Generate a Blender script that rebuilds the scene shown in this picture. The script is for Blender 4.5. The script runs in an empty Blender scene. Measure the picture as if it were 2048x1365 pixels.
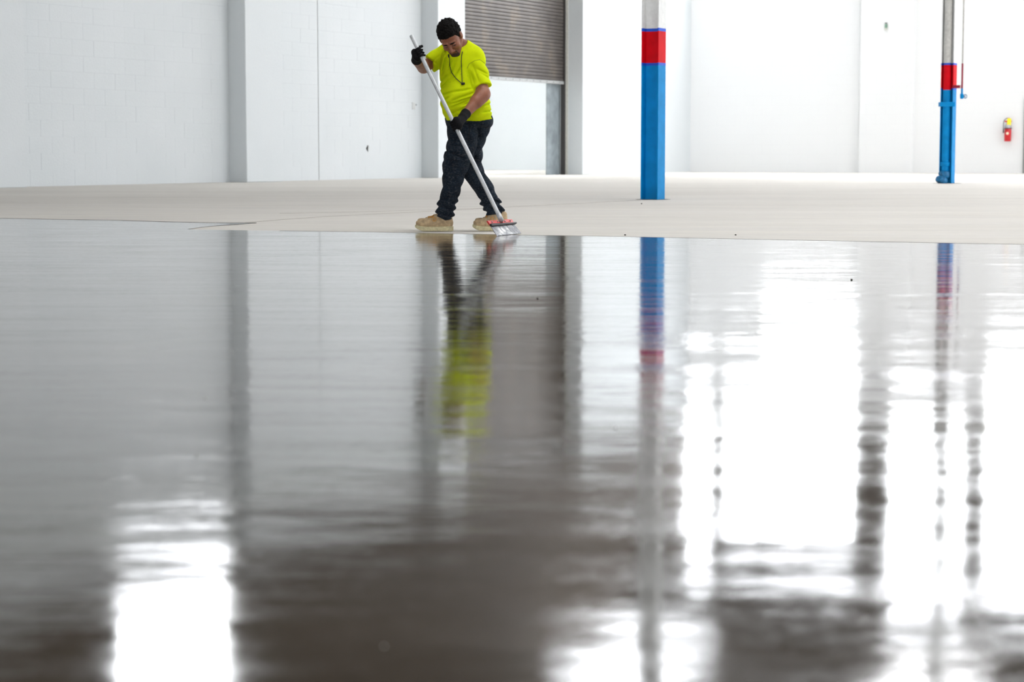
import bpy, math, random
import numpy as np
from mathutils import Vector, Matrix

random.seed(7)
rng = np.random.default_rng(11)
SC = bpy.context.scene
COL = SC.collection

# ------------------------------------------------------------------ camera
F = 3982.0
CAMH = 0.626
PITCH = math.atan((682.5 - 304.0) / F)
cp, sp = math.cos(PITCH), math.sin(PITCH)
cam_d = bpy.data.cameras.new('camera')
cam_d.sensor_width = 36.0
cam_d.lens = F / 2048 * 36.0
cam_d.clip_end = 400
cam_d.dof.use_dof = True
cam_d.dof.focus_distance = 15.5
cam_d.dof.aperture_fstop = 4.0
cam = bpy.data.objects.new('camera', cam_d)
COL.objects.link(cam)
cam.location = (0, 0, CAMH)
cam.rotation_euler = (math.pi / 2 - PITCH, 0, 0)
SC.camera = cam

# ------------------------------------------------------------------ world, light, exposure
w = bpy.data.worlds.new('world')
SC.world = w
w.use_nodes = True
w.node_tree.nodes['Background'].inputs['Color'].default_value = (0.8, 0.9, 1.0, 1)
w.node_tree.nodes['Background'].inputs['Strength'].default_value = 0.6
SC.view_settings.view_transform = 'Standard'
SC.view_settings.look = 'None'
SC.view_settings.gamma = 1.0
SC.view_settings.use_curve_mapping = False
SC.view_settings.exposure = 0.46
WIN_L = 9.0          # radiance of the lit window panes
LAMP_E = {}


def area_light(name, loc, target, sx, sy, power, color=(1, 1, 1)):
    ld = bpy.data.lights.new(name, 'AREA')
    ld.shape = 'RECTANGLE'
    ld.size, ld.size_y = sx, sy
    ld.energy = power
    ld.color = color
    o = bpy.data.objects.new(name, ld)
    COL.objects.link(o)
    o.location = loc
    d = Vector(target) - Vector(loc)
    o.rotation_euler = d.to_track_quat('-Z', 'Y').to_euler()
    return o


# ------------------------------------------------------------------ projection helpers
def pray(px, py):
    u = (px - 1024.0) / F
    v = (682.5 - py) / F
    return Vector((u, cp + v * sp, -sp + v * cp))


def floor_pt(px, py, z=0.0):
    d = pray(px, py)
    t = (z - CAMH) / d.z
    return Vector((0, 0, CAMH)) + d * t


def at(px, py, Y):
    d = pray(px, py)
    return Vector((0, 0, CAMH)) + d * (Y / d.y)


def proj(p):
    x, y, z = p[0], p[1], p[2] - CAMH
    dep = y * cp - z * sp
    v = (y * sp + z * cp) / dep
    return 1024 + F * x / dep, 682.5 - F * v


# building axes: b runs along the left wall away from the camera, a runs along the far wall
W0 = floor_pt(0, 375)
K = floor_pt(1380, 343.8)
bdir = (K - W0).normalized()
adir = Vector((bdir.y, -bdir.x, 0))


def RM(t, s, z=0.0):
    """room coordinates: t along the far wall from the corner, s from the far wall towards the camera"""
    return Vector((K.x + adir.x * t - bdir.x * s, K.y + adir.y * t - bdir.y * s, z))


ROOM_ROT = math.atan2(adir.y, adir.x)


def s_at_px(px, t):
    """s where the vertical plane t=const crosses picture column px (on the floor)"""
    lo, hi = -20.0, 45.0
    f = lambda s: proj(RM(t, s))[0] - px
    for _ in range(60):
        m = (lo + hi) / 2
        if f(m) > 0:
            lo = m
        else:
            hi = m
    return (lo + hi) / 2


def t_at_px(px, s):
    lo, hi = -1.0, 40.0
    for _ in range(60):
        m = (lo + hi) / 2
        if proj(RM(m, s))[0] < px:
            lo = m
        else:
            hi = m
    return (lo + hi) / 2


def z_at(py, base):
    """height above the floor spot 'base' that shows at picture row py"""
    d = pray(1024, py)
    return CAMH + d.z / d.y * base.y


# ------------------------------------------------------------------ object helpers
def tag(o, label=None, cat=None, group=None, kind=None):
    if label:
        o['label'] = label
    if cat:
        o['category'] = cat
    if group:
        o['group'] = group
    if kind:
        o['kind'] = kind
    return o


def empty(name, loc, label, cat, rot=0, group=None):
    o = bpy.data.objects.new(name, None)
    COL.objects.link(o)
    o.location = loc
    o.rotation_euler = (0, 0, rot)
    o.empty_display_size = 0.1
    tag(o, label, cat, group)
    bpy.context.view_layer.update()
    return o


def link_mesh(name, me, mat=None, parent=None, smooth=False):
    """mesh coordinates are world coordinates; keeps them in place when parented"""
    o = bpy.data.objects.new(name, me)
    COL.objects.link(o)
    if mat and not me.materials:
        me.materials.append(mat)
    if smooth:
        me.polygons.foreach_set('use_smooth', [True] * len(me.polygons))
    if parent:
        o.parent = parent
        o.matrix_parent_inverse = parent.matrix_world.inverted()
    return o


class MB:
    def __init__(self):
        self.v, self.f = [], []

    def add(self, vs, fs):
        n = len(self.v)
        self.v += [tuple(p) for p in vs]
        self.f += [tuple(i + n for i in f) for f in fs]
        return self

    def box(self, c, size, M=None, bev=0.0):
        hx, hy, hz = size[0] / 2, size[1] / 2, size[2] / 2
        c = Vector(c)
        if bev <= 0:
            vs = [Vector((x * hx, y * hy, z * hz)) for x in (-1, 1) for y in (-1, 1) for z in (-1, 1)]
            fs = [(0, 1, 3, 2), (4, 6, 7, 5), (0, 4, 5, 1), (2, 3, 7, 6), (0, 2, 6, 4), (1, 5, 7, 3)]
        else:
            b = bev
            vs, idx = [], {}
            for sx in (-1, 1):
                for sy in (-1, 1):
                    for sz in (-1, 1):
                        for ax in range(3):
                            p = [sx * (hx - b), sy * (hy - b), sz * (hz - b)]
                            p[ax] = (sx * hx, sy * hy, sz * hz)[ax]
                            idx[(sx, sy, sz, ax)] = len(vs)
                            vs.append(Vector(p))
            fs = []
            for sx in (-1, 1):
                for sy in (-1, 1):
                    for sz in (-1, 1):
                        q = (idx[(sx, sy, sz, 0)], idx[(sx, sy, sz, 1)], idx[(sx, sy, sz, 2)])
                        fs.append(q if sx * sy * sz > 0 else q[::-1])
            for ax in range(3):
                o1, o2 = (ax + 1) % 3, (ax + 2) % 3
                for s0 in (-1, 1):
                    loop = []
                    for a1, a2 in ((-1, -1), (1, -1), (1, 1), (-1, 1)):
                        k = [0, 0, 0]
                        k[ax], k[o1], k[o2] = s0, a1, a2
                        loop.append(idx[(k[0], k[1], k[2], ax)])
                    fs.append(tuple(loop if s0 > 0 else loop[::-1]))
                # edge strips along ax
                for a1, a2 in ((-1, -1), (1, -1), (1, 1), (-1, 1)):
                    k0, k1 = [0, 0, 0], [0, 0, 0]
                    k0[ax], k1[ax] = -1, 1
                    k0[o1] = k1[o1] = a1
                    k0[o2] = k1[o2] = a2
                    q = (idx[(*k0, o1)], idx[(*k1, o1)], idx[(*k1, o2)], idx[(*k0, o2)])
                    fs.append(q if a1 * a2 < 0 else q[::-1])
        if M is not None:
            vs = [M @ p for p in vs]
        return self.add([p + c for p in vs], fs)

    def rbox(self, t0, t1, s0, s1, z0, z1, bev=0.0):
        """box in room axes"""
        M = Matrix.Rotation(ROOM_ROT, 3, 'Z')
        return self.box(RM((t0 + t1) / 2, (s0 + s1) / 2, (z0 + z1) / 2),
                        (abs(t1 - t0), abs(s1 - s0), abs(z1 - z0)), M, bev)

    def tube(self, pts, rad, n=12, caps=True):
        pts = [Vector(p) for p in pts]
        rs = rad if isinstance(rad, (list, tuple)) else [rad] * len(pts)
        up = Vector((0, 0, 1))
        d0 = (pts[1] - pts[0]).normalized()
        if abs(d0.dot(up)) > 0.9:
            up = Vector((1, 0, 0))
        x = d0.cross(up).normalized()
        base = len(self.v)
        vs, fs = [], []
        for i, p in enumerate(pts):
            if i == 0:
                d = pts[1] - pts[0]
            elif i == len(pts) - 1:
                d = pts[-1] - pts[-2]
            else:
                d = (pts[i + 1] - pts[i]).normalized() + (pts[i] - pts[i - 1]).normalized()
            d.normalize()
            x = (x - d * x.dot(d)).normalized()
            y = d.cross(x)
            for k in range(n):
                a = 2 * math.pi * k / n
                vs.append(p + (x * math.cos(a) + y * math.sin(a)) * rs[i])
        for i in range(len(pts) - 1):
            for k in range(n):
                k2 = (k + 1) % n
                fs.append((i * n + k, i * n + k2, (i + 1) * n + k2, (i + 1) * n + k))
        if caps:
            fs.append(tuple(range(n))[::-1])
            fs.append(tuple((len(pts) - 1) * n + k for k in range(n)))
        return self.add(vs, fs)

    def lathe(self, c, axis, prof, n=16):
        """prof: list of (distance along axis, radius)"""
        c, axis = Vector(c), Vector(axis).normalized()
        return self.tube([c + axis * p[0] for p in prof], [max(p[1], 1e-4) for p in prof], n)

    def prism(self, poly, thick_vec):
        n = len(poly)
        tv = Vector(thick_vec)
        vs = [Vector(p) for p in poly] + [Vector(p) + tv for p in poly]
        fs = [tuple(range(n))[::-1], tuple(range(n, 2 * n))]
        for i in range(n):
            j = (i + 1) % n
            fs.append((i, j, n + j, n + i))
        return self.add(vs, fs)

    def mesh(self, name='m'):
        me = bpy.data.meshes.new(name)
        me.from_pydata(self.v, [], self.f)
        me.update()
        return me

    def build(self, name, mat=None, parent=None, smooth=False, recalc=True):
        me = self.mesh(name)
        if recalc:
            import bmesh
            bm = bmesh.new()
            bm.from_mesh(me)
            bmesh.ops.recalc_face_normals(bm, faces=bm.faces)
            bm.to_mesh(me)
            bm.free()
        o = link_mesh(name, me, mat, parent)
        if smooth:
            for p in me.polygons:
                p.use_smooth = len(p.vertices) <= 4
        return o


# ------------------------------------------------------------------ materials
class NT:
    def __init__(self, name):
        self.m = bpy.data.materials.new(name)
        self.m.use_nodes = True
        self.t = self.m.node_tree
        self.b = self.t.nodes['Principled BSDF']

    def n(self, kind, **kw):
        nd = self.t.nodes.new(kind)
        for k, v in kw.items():
            if k in nd.inputs:
                nd.inputs[k].default_value = v
            else:
                setattr(nd, k, v)
        return nd

    def l(self, a, b):
        self.t.links.new(a, b)

    def pos(self, scale=(1, 1, 1), rot=(0, 0, 0), local=False):
        if local:
            g = self.n('ShaderNodeTexCoord').outputs['Object']
        else:
            g = self.n('ShaderNodeNewGeometry').outputs['Position']
        mp = self.n('ShaderNodeMapping')
        mp.inputs['Scale'].default_value = scale
        mp.inputs['Rotation'].default_value = rot
        self.l(g, mp.inputs['Vector'])
        return mp.outputs['Vector']

    def noise(self, vec, scale, detail=4, rough=0.55):
        nd = self.n('ShaderNodeTexNoise')
        nd.inputs['Scale'].default_value = scale
        nd.inputs['Detail'].default_value = detail
        nd.inputs['Roughness'].default_value = rough
        self.l(vec, nd.inputs['Vector'])
        return nd.outputs['Fac']

    def ramp(self, fac, stops):
        r = self.n('ShaderNodeValToRGB')
        el = r.color_ramp.elements
        while len(el) < len(stops):
            el.new(0.5)
        for e, (p, c) in zip(el, stops):
            e.position = p
            e.color = (*c, 1) if len(c) == 3 else c
        self.l(fac, r.inputs['Fac'])
        return r.outputs['Color']

    def maprange(self, fac, a, b, c, d):
        r = self.n('ShaderNodeMapRange')
        for i, v in enumerate((a, b, c, d)):
            r.inputs[i + 1].default_value = v
        self.l(fac, r.inputs[0])
        return r.outputs[0]

    def mix(self, fac, a, b, mode='MIX'):
        nd = self.n('ShaderNodeMix')
        nd.data_type = 'RGBA'
        nd.blend_type = mode
        for sock, v in ((nd.inputs[0], fac), (nd.inputs[6], a), (nd.inputs[7], b)):
            if hasattr(v, 'links'):
                self.l(v, sock)
            elif isinstance(v, (int, float)):
                sock.default_value = v
            else:
                sock.default_value = (*v, 1) if len(v) == 3 else v
        return nd.outputs[2]

    def math(self, op, a, b=0.0):
        nd = self.n('ShaderNodeMath', operation=op)
        for sock, v in ((nd.inputs[0], a), (nd.inputs[1], b)):
            if hasattr(v, 'links'):
                self.l(v, sock)
            else:
                sock.default_value = v
        return nd.outputs[0]

    def bump(self, h, dist, strength=1.0, prev=None):
        nd = self.n('ShaderNodeBump')
        nd.inputs['Strength'].default_value = strength
        nd.inputs['Distance'].default_value = dist
        self.l(h, nd.inputs['Height'])
        if prev is not None:
            self.l(prev, nd.inputs['Normal'])
        return nd.outputs['Normal']


def srgb(r, g, b):
    f = lambda c: (c / 255 / 12.92) if c / 255 <= 0.04045 else ((c / 255 + 0.055) / 1.055) ** 2.4
    return (f(r), f(g), f(b))


def simple(name, col, rough=0.5, metal=0.0, var=0.12, scale=20.0, bump=0.0, spec=0.5):
    t = NT(name)
    p = t.pos()
    nz = t.noise(p, scale, 5)
    lo = tuple(c * (1 - var) for c in col)
    hi = tuple(min(1, c * (1 + var)) for c in col)
    t.l(t.ramp(nz, [(0.3, lo), (0.7, hi)]), t.b.inputs['Base Color'])
    t.b.inputs['Roughness'].default_value = rough
    t.b.inputs['Metallic'].default_value = metal
    t.b.inputs['Specular IOR Level'].default_value = spec
    if bump:
        t.l(t.bump(nz, bump), t.b.inputs['Normal'])
    return t.m


M = {}
# white painted block wall
t = NT('painted_block')
p = t.pos()
n1 = t.noise(p, 0.7, 4)
n2 = t.noise(p, 30, 4)
base = t.ramp(n1, [(0.3, (0.65, 0.685, 0.70)), (0.7, (0.68, 0.71, 0.725))])
t.l(base, t.b.inputs['Base Color'])
t.b.inputs['Roughness'].default_value = 0.6
t.l(t.bump(n2, 0.003), t.b.inputs['Normal'])
M['wall'] = t.m
# far walls: the courses are too faint to tell apart, fine relief only
t = NT('painted_block_far')
p = t.pos(rot=(math.radians(90), 0, 0))
tc = t.n('ShaderNodeTexCoord').outputs['Object']
mp = t.n('ShaderNodeMapping')
mp.inputs['Rotation'].default_value = (math.radians(-90), 0, 0)
t.l(tc, mp.inputs['Vector'])
bk = t.n('ShaderNodeTexBrick')
bk.inputs['Scale'].default_value = 1.0
bk.inputs['Brick Width'].default_value = 0.6
bk.inputs['Row Height'].default_value = 0.3
bk.inputs['Mortar Size'].default_value = 0.006
bk.inputs['Color1'].default_value = (1, 1, 1, 1)
bk.inputs['Color2'].default_value = (1, 1, 1, 1)
bk.inputs['Mortar'].default_value = (0, 0, 0, 1)
t.l(mp.outputs[0], bk.inputs['Vector'])
t.l(t.ramp(bk.outputs['Color'], [(0, (0.765, 0.77, 0.77)), (1, (0.785, 0.79, 0.79))]), t.b.inputs['Base Color'])
t.l(t.bump(bk.outputs['Color'], 0.0008), t.b.inputs['Normal'])
t.b.inputs['Roughness'].default_value = 0.6
M['wall_far'] = t.m
M['cladding'] = simple('brown_cladding', (0.042, 0.030, 0.020), 0.7, var=0.2, scale=2)
M['deck'] = simple('ceiling_deck', (0.035, 0.025, 0.017), 0.7, var=0.2, scale=2)
M['steel_beam'] = simple('painted_steel_beam', (0.08, 0.065, 0.05), 0.6)

# dry concrete
t = NT('dry_concrete')
p = t.pos()
ps = t.pos(scale=(0.35, 1.0, 1), rot=(0, 0, 0.25))
a1 = t.noise(ps, 0.55, 6, 0.6)
a2 = t.noise(p, 6, 6, 0.7)
a3 = t.noise(t.pos(scale=(0.25, 2.2, 1), rot=(0, 0, -0.12)), 1.6, 6, 0.65)
c = t.ramp(a1, [(0.25, (0.65, 0.62, 0.565)), (0.5, (0.74, 0.71, 0.65)), (0.75, (0.78, 0.75, 0.70))])
c = t.mix(t.maprange(a3, 0.35, 0.65, 0.0, 0.55), c, (0.60, 0.58, 0.55))
c = t.mix(t.maprange(a2, 0.3, 0.75, 0.0, 0.30), c, (0.54, 0.50, 0.44))
t.l(c, t.b.inputs['Base Color'])
t.b.inputs['Roughness'].default_value = 0.85
t.b.inputs['Specular IOR Level'].default_value = 0.12
t.l(t.bump(a2, 0.004), t.b.inputs['Normal'])
M['dry'] = t.m

# wet floor
t = NT('wet_concrete_film')
p = t.pos()
big = t.noise(t.pos(scale=(0.45, 1.0, 1), rot=(0, 0, 0.18)), 1.1, 5, 0.6)
st = t.noise(t.pos(scale=(0.5, 3.0, 1), rot=(0, 0, 0.10)), 2.2, 6, 0.65)
fine = t.noise(p, 26, 4, 0.6)
c = t.ramp(big, [(0.3, (0.036, 0.025, 0.013)), (0.7, (0.072, 0.054, 0.033))])
c = t.mix(t.maprange(fine, 0.4, 0.7, 0, 0.35), c, (0.09, 0.068, 0.048))
t.l(c, t.b.inputs['Base Color'])
r = t.math('ADD', t.maprange(st, 0.35, 0.72, 0.045, 0.13), t.maprange(fine, 0.45, 0.75, 0.0, 0.05))
t.l(r, t.b.inputs['Roughness'])
t.b.inputs['IOR'].default_value = 1.62
rip = t.noise(t.pos(scale=(0.35, 1.0, 1), rot=(0, 0, 0.08)), 5.0, 3, 0.5)
rip2 = t.noise(t.pos(scale=(0.3, 1.2, 1), rot=(0, 0, -0.1)), 16.0, 3, 0.5)
nb = t.bump(rip, 0.0014)
nb = t.bump(rip2, 0.0004, prev=nb)
# patches where the squeegee has left the surface broken up
patch = t.noise(t.pos(scale=(0.6, 1.6, 1), rot=(0, 0, 0.3)), 1.3, 4, 0.6)
pm = t.maprange(patch, 0.50, 0.66, 0.0, 1.0)
tex = t.noise(t.pos(scale=(0.6, 1.0, 1), rot=(0, 0, 0.3)), 34.0, 4, 0.65)
nb = t.bump(t.math('MULTIPLY', tex, pm), 0.0010, prev=nb)
t.l(nb, t.b.inputs['Normal'])
M['wet'] = t.m
# damp concrete (drying tongue at the left)
t = NT('damp_concrete')
a1 = t.noise(t.pos(scale=(0.3, 1.6, 1), rot=(0, 0, 0.2)), 1.2, 6, 0.6)
t.l(t.ramp(a1, [(0.3, (0.30, 0.29, 0.275)), (0.7, (0.40, 0.38, 0.36))]), t.b.inputs['Base Color'])
t.b.inputs['Roughness'].default_value = 0.22
M['damp'] = t.m

# shutter slats
t = NT('shutter_slat')
p = t.pos()
a1 = t.noise(p, 1.3, 6, 0.65)
a2 = t.noise(t.pos(scale=(1, 1, 0.25)), 5, 4)
c = t.ramp(a1, [(0.3, (0.085, 0.074, 0.068)), (0.55, (0.125, 0.11, 0.10)), (0.72, (0.19, 0.155, 0.12))])
c = t.mix(t.maprange(a2, 0.55, 0.75, 0, 0.6), c, (0.085, 0.08, 0.082))
t.l(c, t.b.inputs['Base Color'])
t.b.inputs['Roughness'].default_value = 0.5
t.b.inputs['Metallic'].default_value = 0.3
M['slat'] = t.m
M['bar'] = simple('galvanised_bar', (0.45, 0.46, 0.46), 0.5, 0.4)
M['galv'] = simple('galvanised_panel', (0.30, 0.345, 0.37), 0.5, 0.2, var=0.25, scale=3)
M['track'] = simple('dark_track', (0.055, 0.05, 0.048), 0.5)
M['frame'] = simple('door_frame_paint', (0.62, 0.62, 0.57), 0.5, var=0.1)
M['blue'] = simple('blue_paint', srgb(0, 138, 206), 0.5, var=0.1, scale=6, spec=0.15)
M['tape'] = simple('tape_line_blue', srgb(10, 80, 205), 0.5)
M['red'] = simple('red_paint', srgb(215, 6, 26), 0.5, var=0.12, scale=6, spec=0.12)
M['white'] = simple('white_column_paint', (0.78, 0.785, 0.78), 0.45, var=0.06)
M['pipe_white'] = simple('greyish_pipe_paint', (0.60, 0.59, 0.565), 0.5)
M['pipe_blue'] = simple('pipe_blue_worn', srgb(20, 110, 160), 0.5, var=0.4, scale=25)
M['black'] = simple('black_rubber', (0.012, 0.012, 0.013), 0.6)
M['concrete_dark'] = simple('joint_filler', (0.10, 0.085, 0.07), 0.9)
M['grit'] = simple('dark_grit', (0.03, 0.025, 0.02), 0.8)
M['chip'] = simple('pale_grit', (0.6, 0.6, 0.58), 0.4)  # stands in for droplet highlights, their brightness put into the colour
M['steel'] = simple('steel_tube', (0.60, 0.62, 0.63), 0.42, 0.35, var=0.12, scale=30)
M['redmetal'] = simple('red_bracket_paint', srgb(205, 50, 45), 0.45, var=0.25, scale=60)
t = NT('scraped_blade')
a1 = t.noise(t.pos(), 16, 6, 0.7)
t.l(t.ramp(a1, [(0.40, (0.10, 0.105, 0.12)), (0.52, (0.30, 0.31, 0.33)), (0.64, (0.75, 0.74, 0.72))]), t.b.inputs['Base Color'])
t.b.inputs['Roughness'].default_value = 0.4
t.b.inputs['Metallic'].default_value = 0.4
M['blade'] = t.m
M['ext_red'] = simple('extinguisher_red', srgb(205, 22, 34), 0.3)
M['ext_grey'] = simple('extinguisher_grey', (0.42, 0.43, 0.45), 0.4, 0.3)
M['yellow'] = simple('yellow_tag', srgb(250, 225, 20), 0.6)
M['cream'] = simple('cream_label', (0.75, 0.68, 0.5), 0.6)
M['plate'] = simple('wall_plate_grey', (0.60, 0.61, 0.60), 0.5)
M['green'] = simple('green_box_paint', (0.18, 0.30, 0.22), 0.5, var=0.4, scale=80)
M['hole'] = simple('broken_block', (0.035, 0.035, 0.035), 0.9, var=0.5, scale=60)


def emis(name, col, L):
    t = NT(name)
    t.b.inputs['Base Color'].default_value = (0.8, 0.8, 0.8, 1)
    t.b.inputs['Emission Color'].default_value = (*col, 1)
    t.b.inputs['Emission Strength'].default_value = L
    return t.m


M['window'] = emis('daylit_glass', (0.93, 0.96, 1.0), WIN_L)
M['window_side'] = emis('daylit_glass_side', (0.93, 0.96, 1.0), 7.0)
M['lamp'] = emis('strip_lamp', (0.97, 0.98, 1.0), 80.0)  # glow of the lamps added behind the shutter
M['window_back'] = emis('daylit_glass_back', (0.95, 0.97, 1.0), 4.5)  # glow of the fill panels added behind the camera
M['skylight'] = emis('skylight_glass', (0.97, 0.98, 1.0), 11.0)  # glow of the overhead panels added as fill light

# clothing and skin
t = NT('skin')
p = t.pos()
n1 = t.noise(p, 14, 4)
n2 = t.noise(p, 220, 2)
c = t.ramp(n1, [(0.3, srgb(136, 82, 60)), (0.7, srgb(172, 112, 86))])
c = t.mix(t.maprange(n2, 0.4, 0.7, 0, 0.15), c, srgb(110, 62, 44))
t.l(c, t.b.inputs['Base Color'])
t.b.inputs['Roughness'].default_value = 0.5
t.b.inputs['Subsurface Weight'].default_value = 0.05
t.b.inputs['Subsurface Radius'].default_value = (0.01, 0.004, 0.002)
M['skin'] = t.m
M['hair'] = simple('black_hair', (0.006, 0.005, 0.0045), 0.7, var=0.6, scale=140, bump=0.003, spec=0.12)
M['beard'] = simple('dark_stubble', (0.045, 0.024, 0.018), 0.8, var=0.4, scale=200)
t = NT('hi_vis_shirt')
p = t.pos()
n1 = t.noise(p, 7, 5)
n2 = t.noise(p, 350, 2)
n3 = t.noise(p, 60, 3, 0.7)
c = t.ramp(n1, [(0.3, srgb(204, 220, 10)), (0.7, srgb(220, 237, 16))])
c = t.mix(t.maprange(n3, 0.60, 0.78, 0, 0.45), c, srgb(150, 145, 40))
t.l(c, t.b.inputs['Base Color'])
t.b.inputs['Roughness'].default_value = 0.9
t.b.inputs['Specular IOR Level'].default_value = 0.1
t.l(t.bump(n2, 0.0006), t.b.inputs['Normal'])
M['shirt'] = t.m
t = NT('dusty_jeans')
p = t.pos()
n1 = t.noise(p, 9, 6, 0.7)
n2 = t.noise(t.pos(scale=(1, 1, 1.6)), 60, 6, 0.75)
n3 = t.noise(p, 400, 2)
c = t.ramp(n1, [(0.3, srgb(16, 22, 31)), (0.6, srgb(32, 43, 55))])
c = t.mix(t.maprange(n2, 0.50, 0.78, 0, 0.5), c, srgb(112, 112, 112))
c = t.mix(t.maprange(n1, 0.58, 0.8, 0, 0.6), c, srgb(96, 84, 76))
t.l(c, t.b.inputs['Base Color'])
t.b.inputs['Roughness'].default_value = 0.9
t.b.inputs['Specular IOR Level'].default_value = 0.15
t.l(t.bump(n3, 0.0008), t.b.inputs['Normal'])
M['jeans'] = t.m
M['glove'] = simple('black_work_glove', (0.008, 0.008, 0.0095), 0.85, var=0.4, scale=90, bump=0.001, spec=0.15)
M['boot'] = simple('dusty_tan_leather', srgb(182, 158, 124), 0.8, var=0.33, scale=35, bump=0.002)
M['boot_dark'] = simple('dusty_tan_leather_dark', srgb(112, 92, 72), 0.7, var=0.2, scale=35)
M['sole'] = simple('cream_wedge_sole', srgb(200, 190, 152), 0.8, var=0.2, scale=50)
M['lace'] = simple('orange_tan_laces', srgb(205, 148, 66), 0.8)
M['eye'] = simple('dark_eye', (0.01, 0.008, 0.007), 0.3)
M['cord'] = simple('black_cord', (0.01, 0.01, 0.01), 0.6)

# ================================================================== ROOM
HC = 14.0          # ceiling height
HW = 7.7           # top of the white block wall
SMAX, TMAX = 78.0, 40.0
tk = 0.4


def struct(name, mb, mat, parent=None, **kw):
    o = mb.build(name, mat, parent, **kw)
    if parent is None:
        o['kind'] = 'structure'
    return o


def wall_plane(name, mat, t0, t1, s0, s1, z0, z1):
    """wall mesh kept in its own room-aligned frame so that object textures run with it"""
    c = RM((t0 + t1) / 2, (s0 + s1) / 2, (z0 + z1) / 2)
    o = MB().box((0, 0, 0), (abs(t1 - t0), abs(s1 - s0), abs(z1 - z0))).build(name, mat)
    o.location = c
    o.rotation_euler = (0, 0, ROOM_ROT)
    o['kind'] = 'structure'
    return o


# pilaster positions from the picture
P1a = s_at_px(459, 0.0)


def solve_off(px_root, px_edge):
    s = s_at_px(px_root, 0.0)
    lo, hi = 0.05, 1.5
    for _ in range(50):
        m = (lo + hi) / 2
        if proj(RM(m, s))[0] < px_edge:
            lo = m
        else:
            hi = m
    return s, (lo + hi) / 2


s1, o1 = solve_off(459, 494)
s2, o2 = solve_off(843, 877)
s3, o3 = solve_off(1131, 1165)
OFF = (o1 + o2 + o3) / 3
e1 = s_at_px(567, o1)
e2 = s_at_px(931, o2)
e0 = s_at_px(55, OFF)
wd = s1 - e1
e3 = s3 - wd
s0 = e0 + wd
print('pilasters', s1, o1, e1, s2, o2, e2, s3, o3, 'e0', e0)

# floor
mb = MB()
mb.rbox(-14, TMAX, -3.0, SMAX, -0.25, 0.0)
floor = struct('floor', mb, M['dry'])

# door bay on the left wall
door_s0, door_s1 = e2, s3        # larger s is nearer the camera
DZ1 = HW - 0.2
# wall_left: solid with the door opening
wl = MB()
wl.rbox(-tk, 0, s2 - 0.02, SMAX, 0, HW)          # near the camera, up to pilaster 2
wl.rbox(-tk, 0, e2, s2 - 0.02, 0, HW)
wl.rbox(-tk, 0, s3, e2, DZ1, HW)
wl.rbox(-tk, 0, 0, s3, 0, HW)
wall_left = struct('wall_left', wl, M['wall'])
# pilasters (structure trims)
for i, (sa, sb, off) in enumerate(((s0, e0, OFF), (s1, e1, o1), (s2, e2, o2), (s3, e3, o3))):
    tr = MB()
    tr.rbox(0.0, off, sb, sa, 0, HW, 0.012)
    o = struct('trim_%d' % (i + 1), tr, M['wall'])
# block courses laid on the wall, joints recessed
BH = 0.30


def block_mesh(L, H, D=0.014):
    m = MB().box((0, 0, 0), (D, L - 0.0008, H - 0.0008), None, 0.0006)
    o = m.mesh('block')
    import bmesh
    bm = bmesh.new()
    bm.from_mesh(o)
    bmesh.ops.recalc_face_normals(bm, faces=bm.faces)
    bm.to_mesh(o)
    bm.free()
    o.materials.append(M['wall'])
    return o


count = {}


def lay_blocks(parent, sa, sb, t, n_z, key, cap=300, start_z=0.0):
    """blocks between s=sb and s=sa (sa nearer the camera)"""
    L = abs(sa - sb)
    n = max(1, round(L / 0.6))
    bl = L / n
    full, half = block_mesh(bl, BH), block_mesh(bl / 2, BH)
    rest = MB()
    R3 = Matrix.Rotation(ROOM_ROT, 3, 'Z')
    for k in range(n_z):
        z = BH * (k + 0.5)
        spots = []
        if k % 2 == 0:
            spots = [(sb + bl * (i + 0.5), full, bl) for i in range(n)]
        else:
            spots = [(sb + bl * 0.25, half, bl / 2)] + [(sb + bl * (i + 1), full, bl) for i in range(n - 1)] + [(sa - bl * 0.25, half, bl / 2)]
        for s, me, ll in spots:
            p = RM(t + 0.007 + random.uniform(-0.0008, 0.0008), s, z)
            x, y = proj((p.x, p.y, z - BH / 2))
            if y > -2 and x > -40 and count.get(key, 0) < cap:
                o = bpy.data.objects.new('block', me)
                COL.objects.link(o)
                o.location = p
                o.rotation_euler = (0, 0, ROOM_ROT)
                o.parent = parent
                o.matrix_parent_inverse = parent.matrix_world.inverted()
                count[key] = count.get(key, 0) + 1
            else:
                rest.box(p, (0.014, ll - 0.0008, BH - 0.0008), R3, 0.0006)
    if rest.v:
        o = rest.build('block_courses', M['wall'], parent)
        o['kind'] = 'stuff'


sj = s_at_px(637, 0.0)
lay_blocks(wall_left, e0, s1, 0.0, 16, 'L')
lay_blocks(wall_left, e1, sj + 0.012, 0.0, 16, 'L')
lay_blocks(wall_left, sj - 0.012, s2, 0.0, 16, 'L')
jt = MB().rbox(0.0, 0.006, sj - 0.012, sj + 0.012, 0, 5.0)
jt.build('control_joint', simple('joint_sealant', (0.22, 0.22, 0.215), 0.8), wall_left)

# wall_far (right-hand wall of the picture) and its pilaster
wall_far = wall_plane('wall_far', M['wall_far'], -tk, TMAX, -tk, 0, 0, HW)
ta, tb = t_at_px(1717, 0.18), t_at_px(1822, 0.18)
wall_plane('trim_5', M['wall_far'], ta, tb, 0, 0.18, 0, HW)
# walls out of the frame
wall_plane('wall_right', M['wall'], TMAX, TMAX + tk, -tk, SMAX, 0, HC)
wall_plane('wall_back', M['wall'], -tk, TMAX, SMAX, SMAX + tk, 0, HC)
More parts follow.
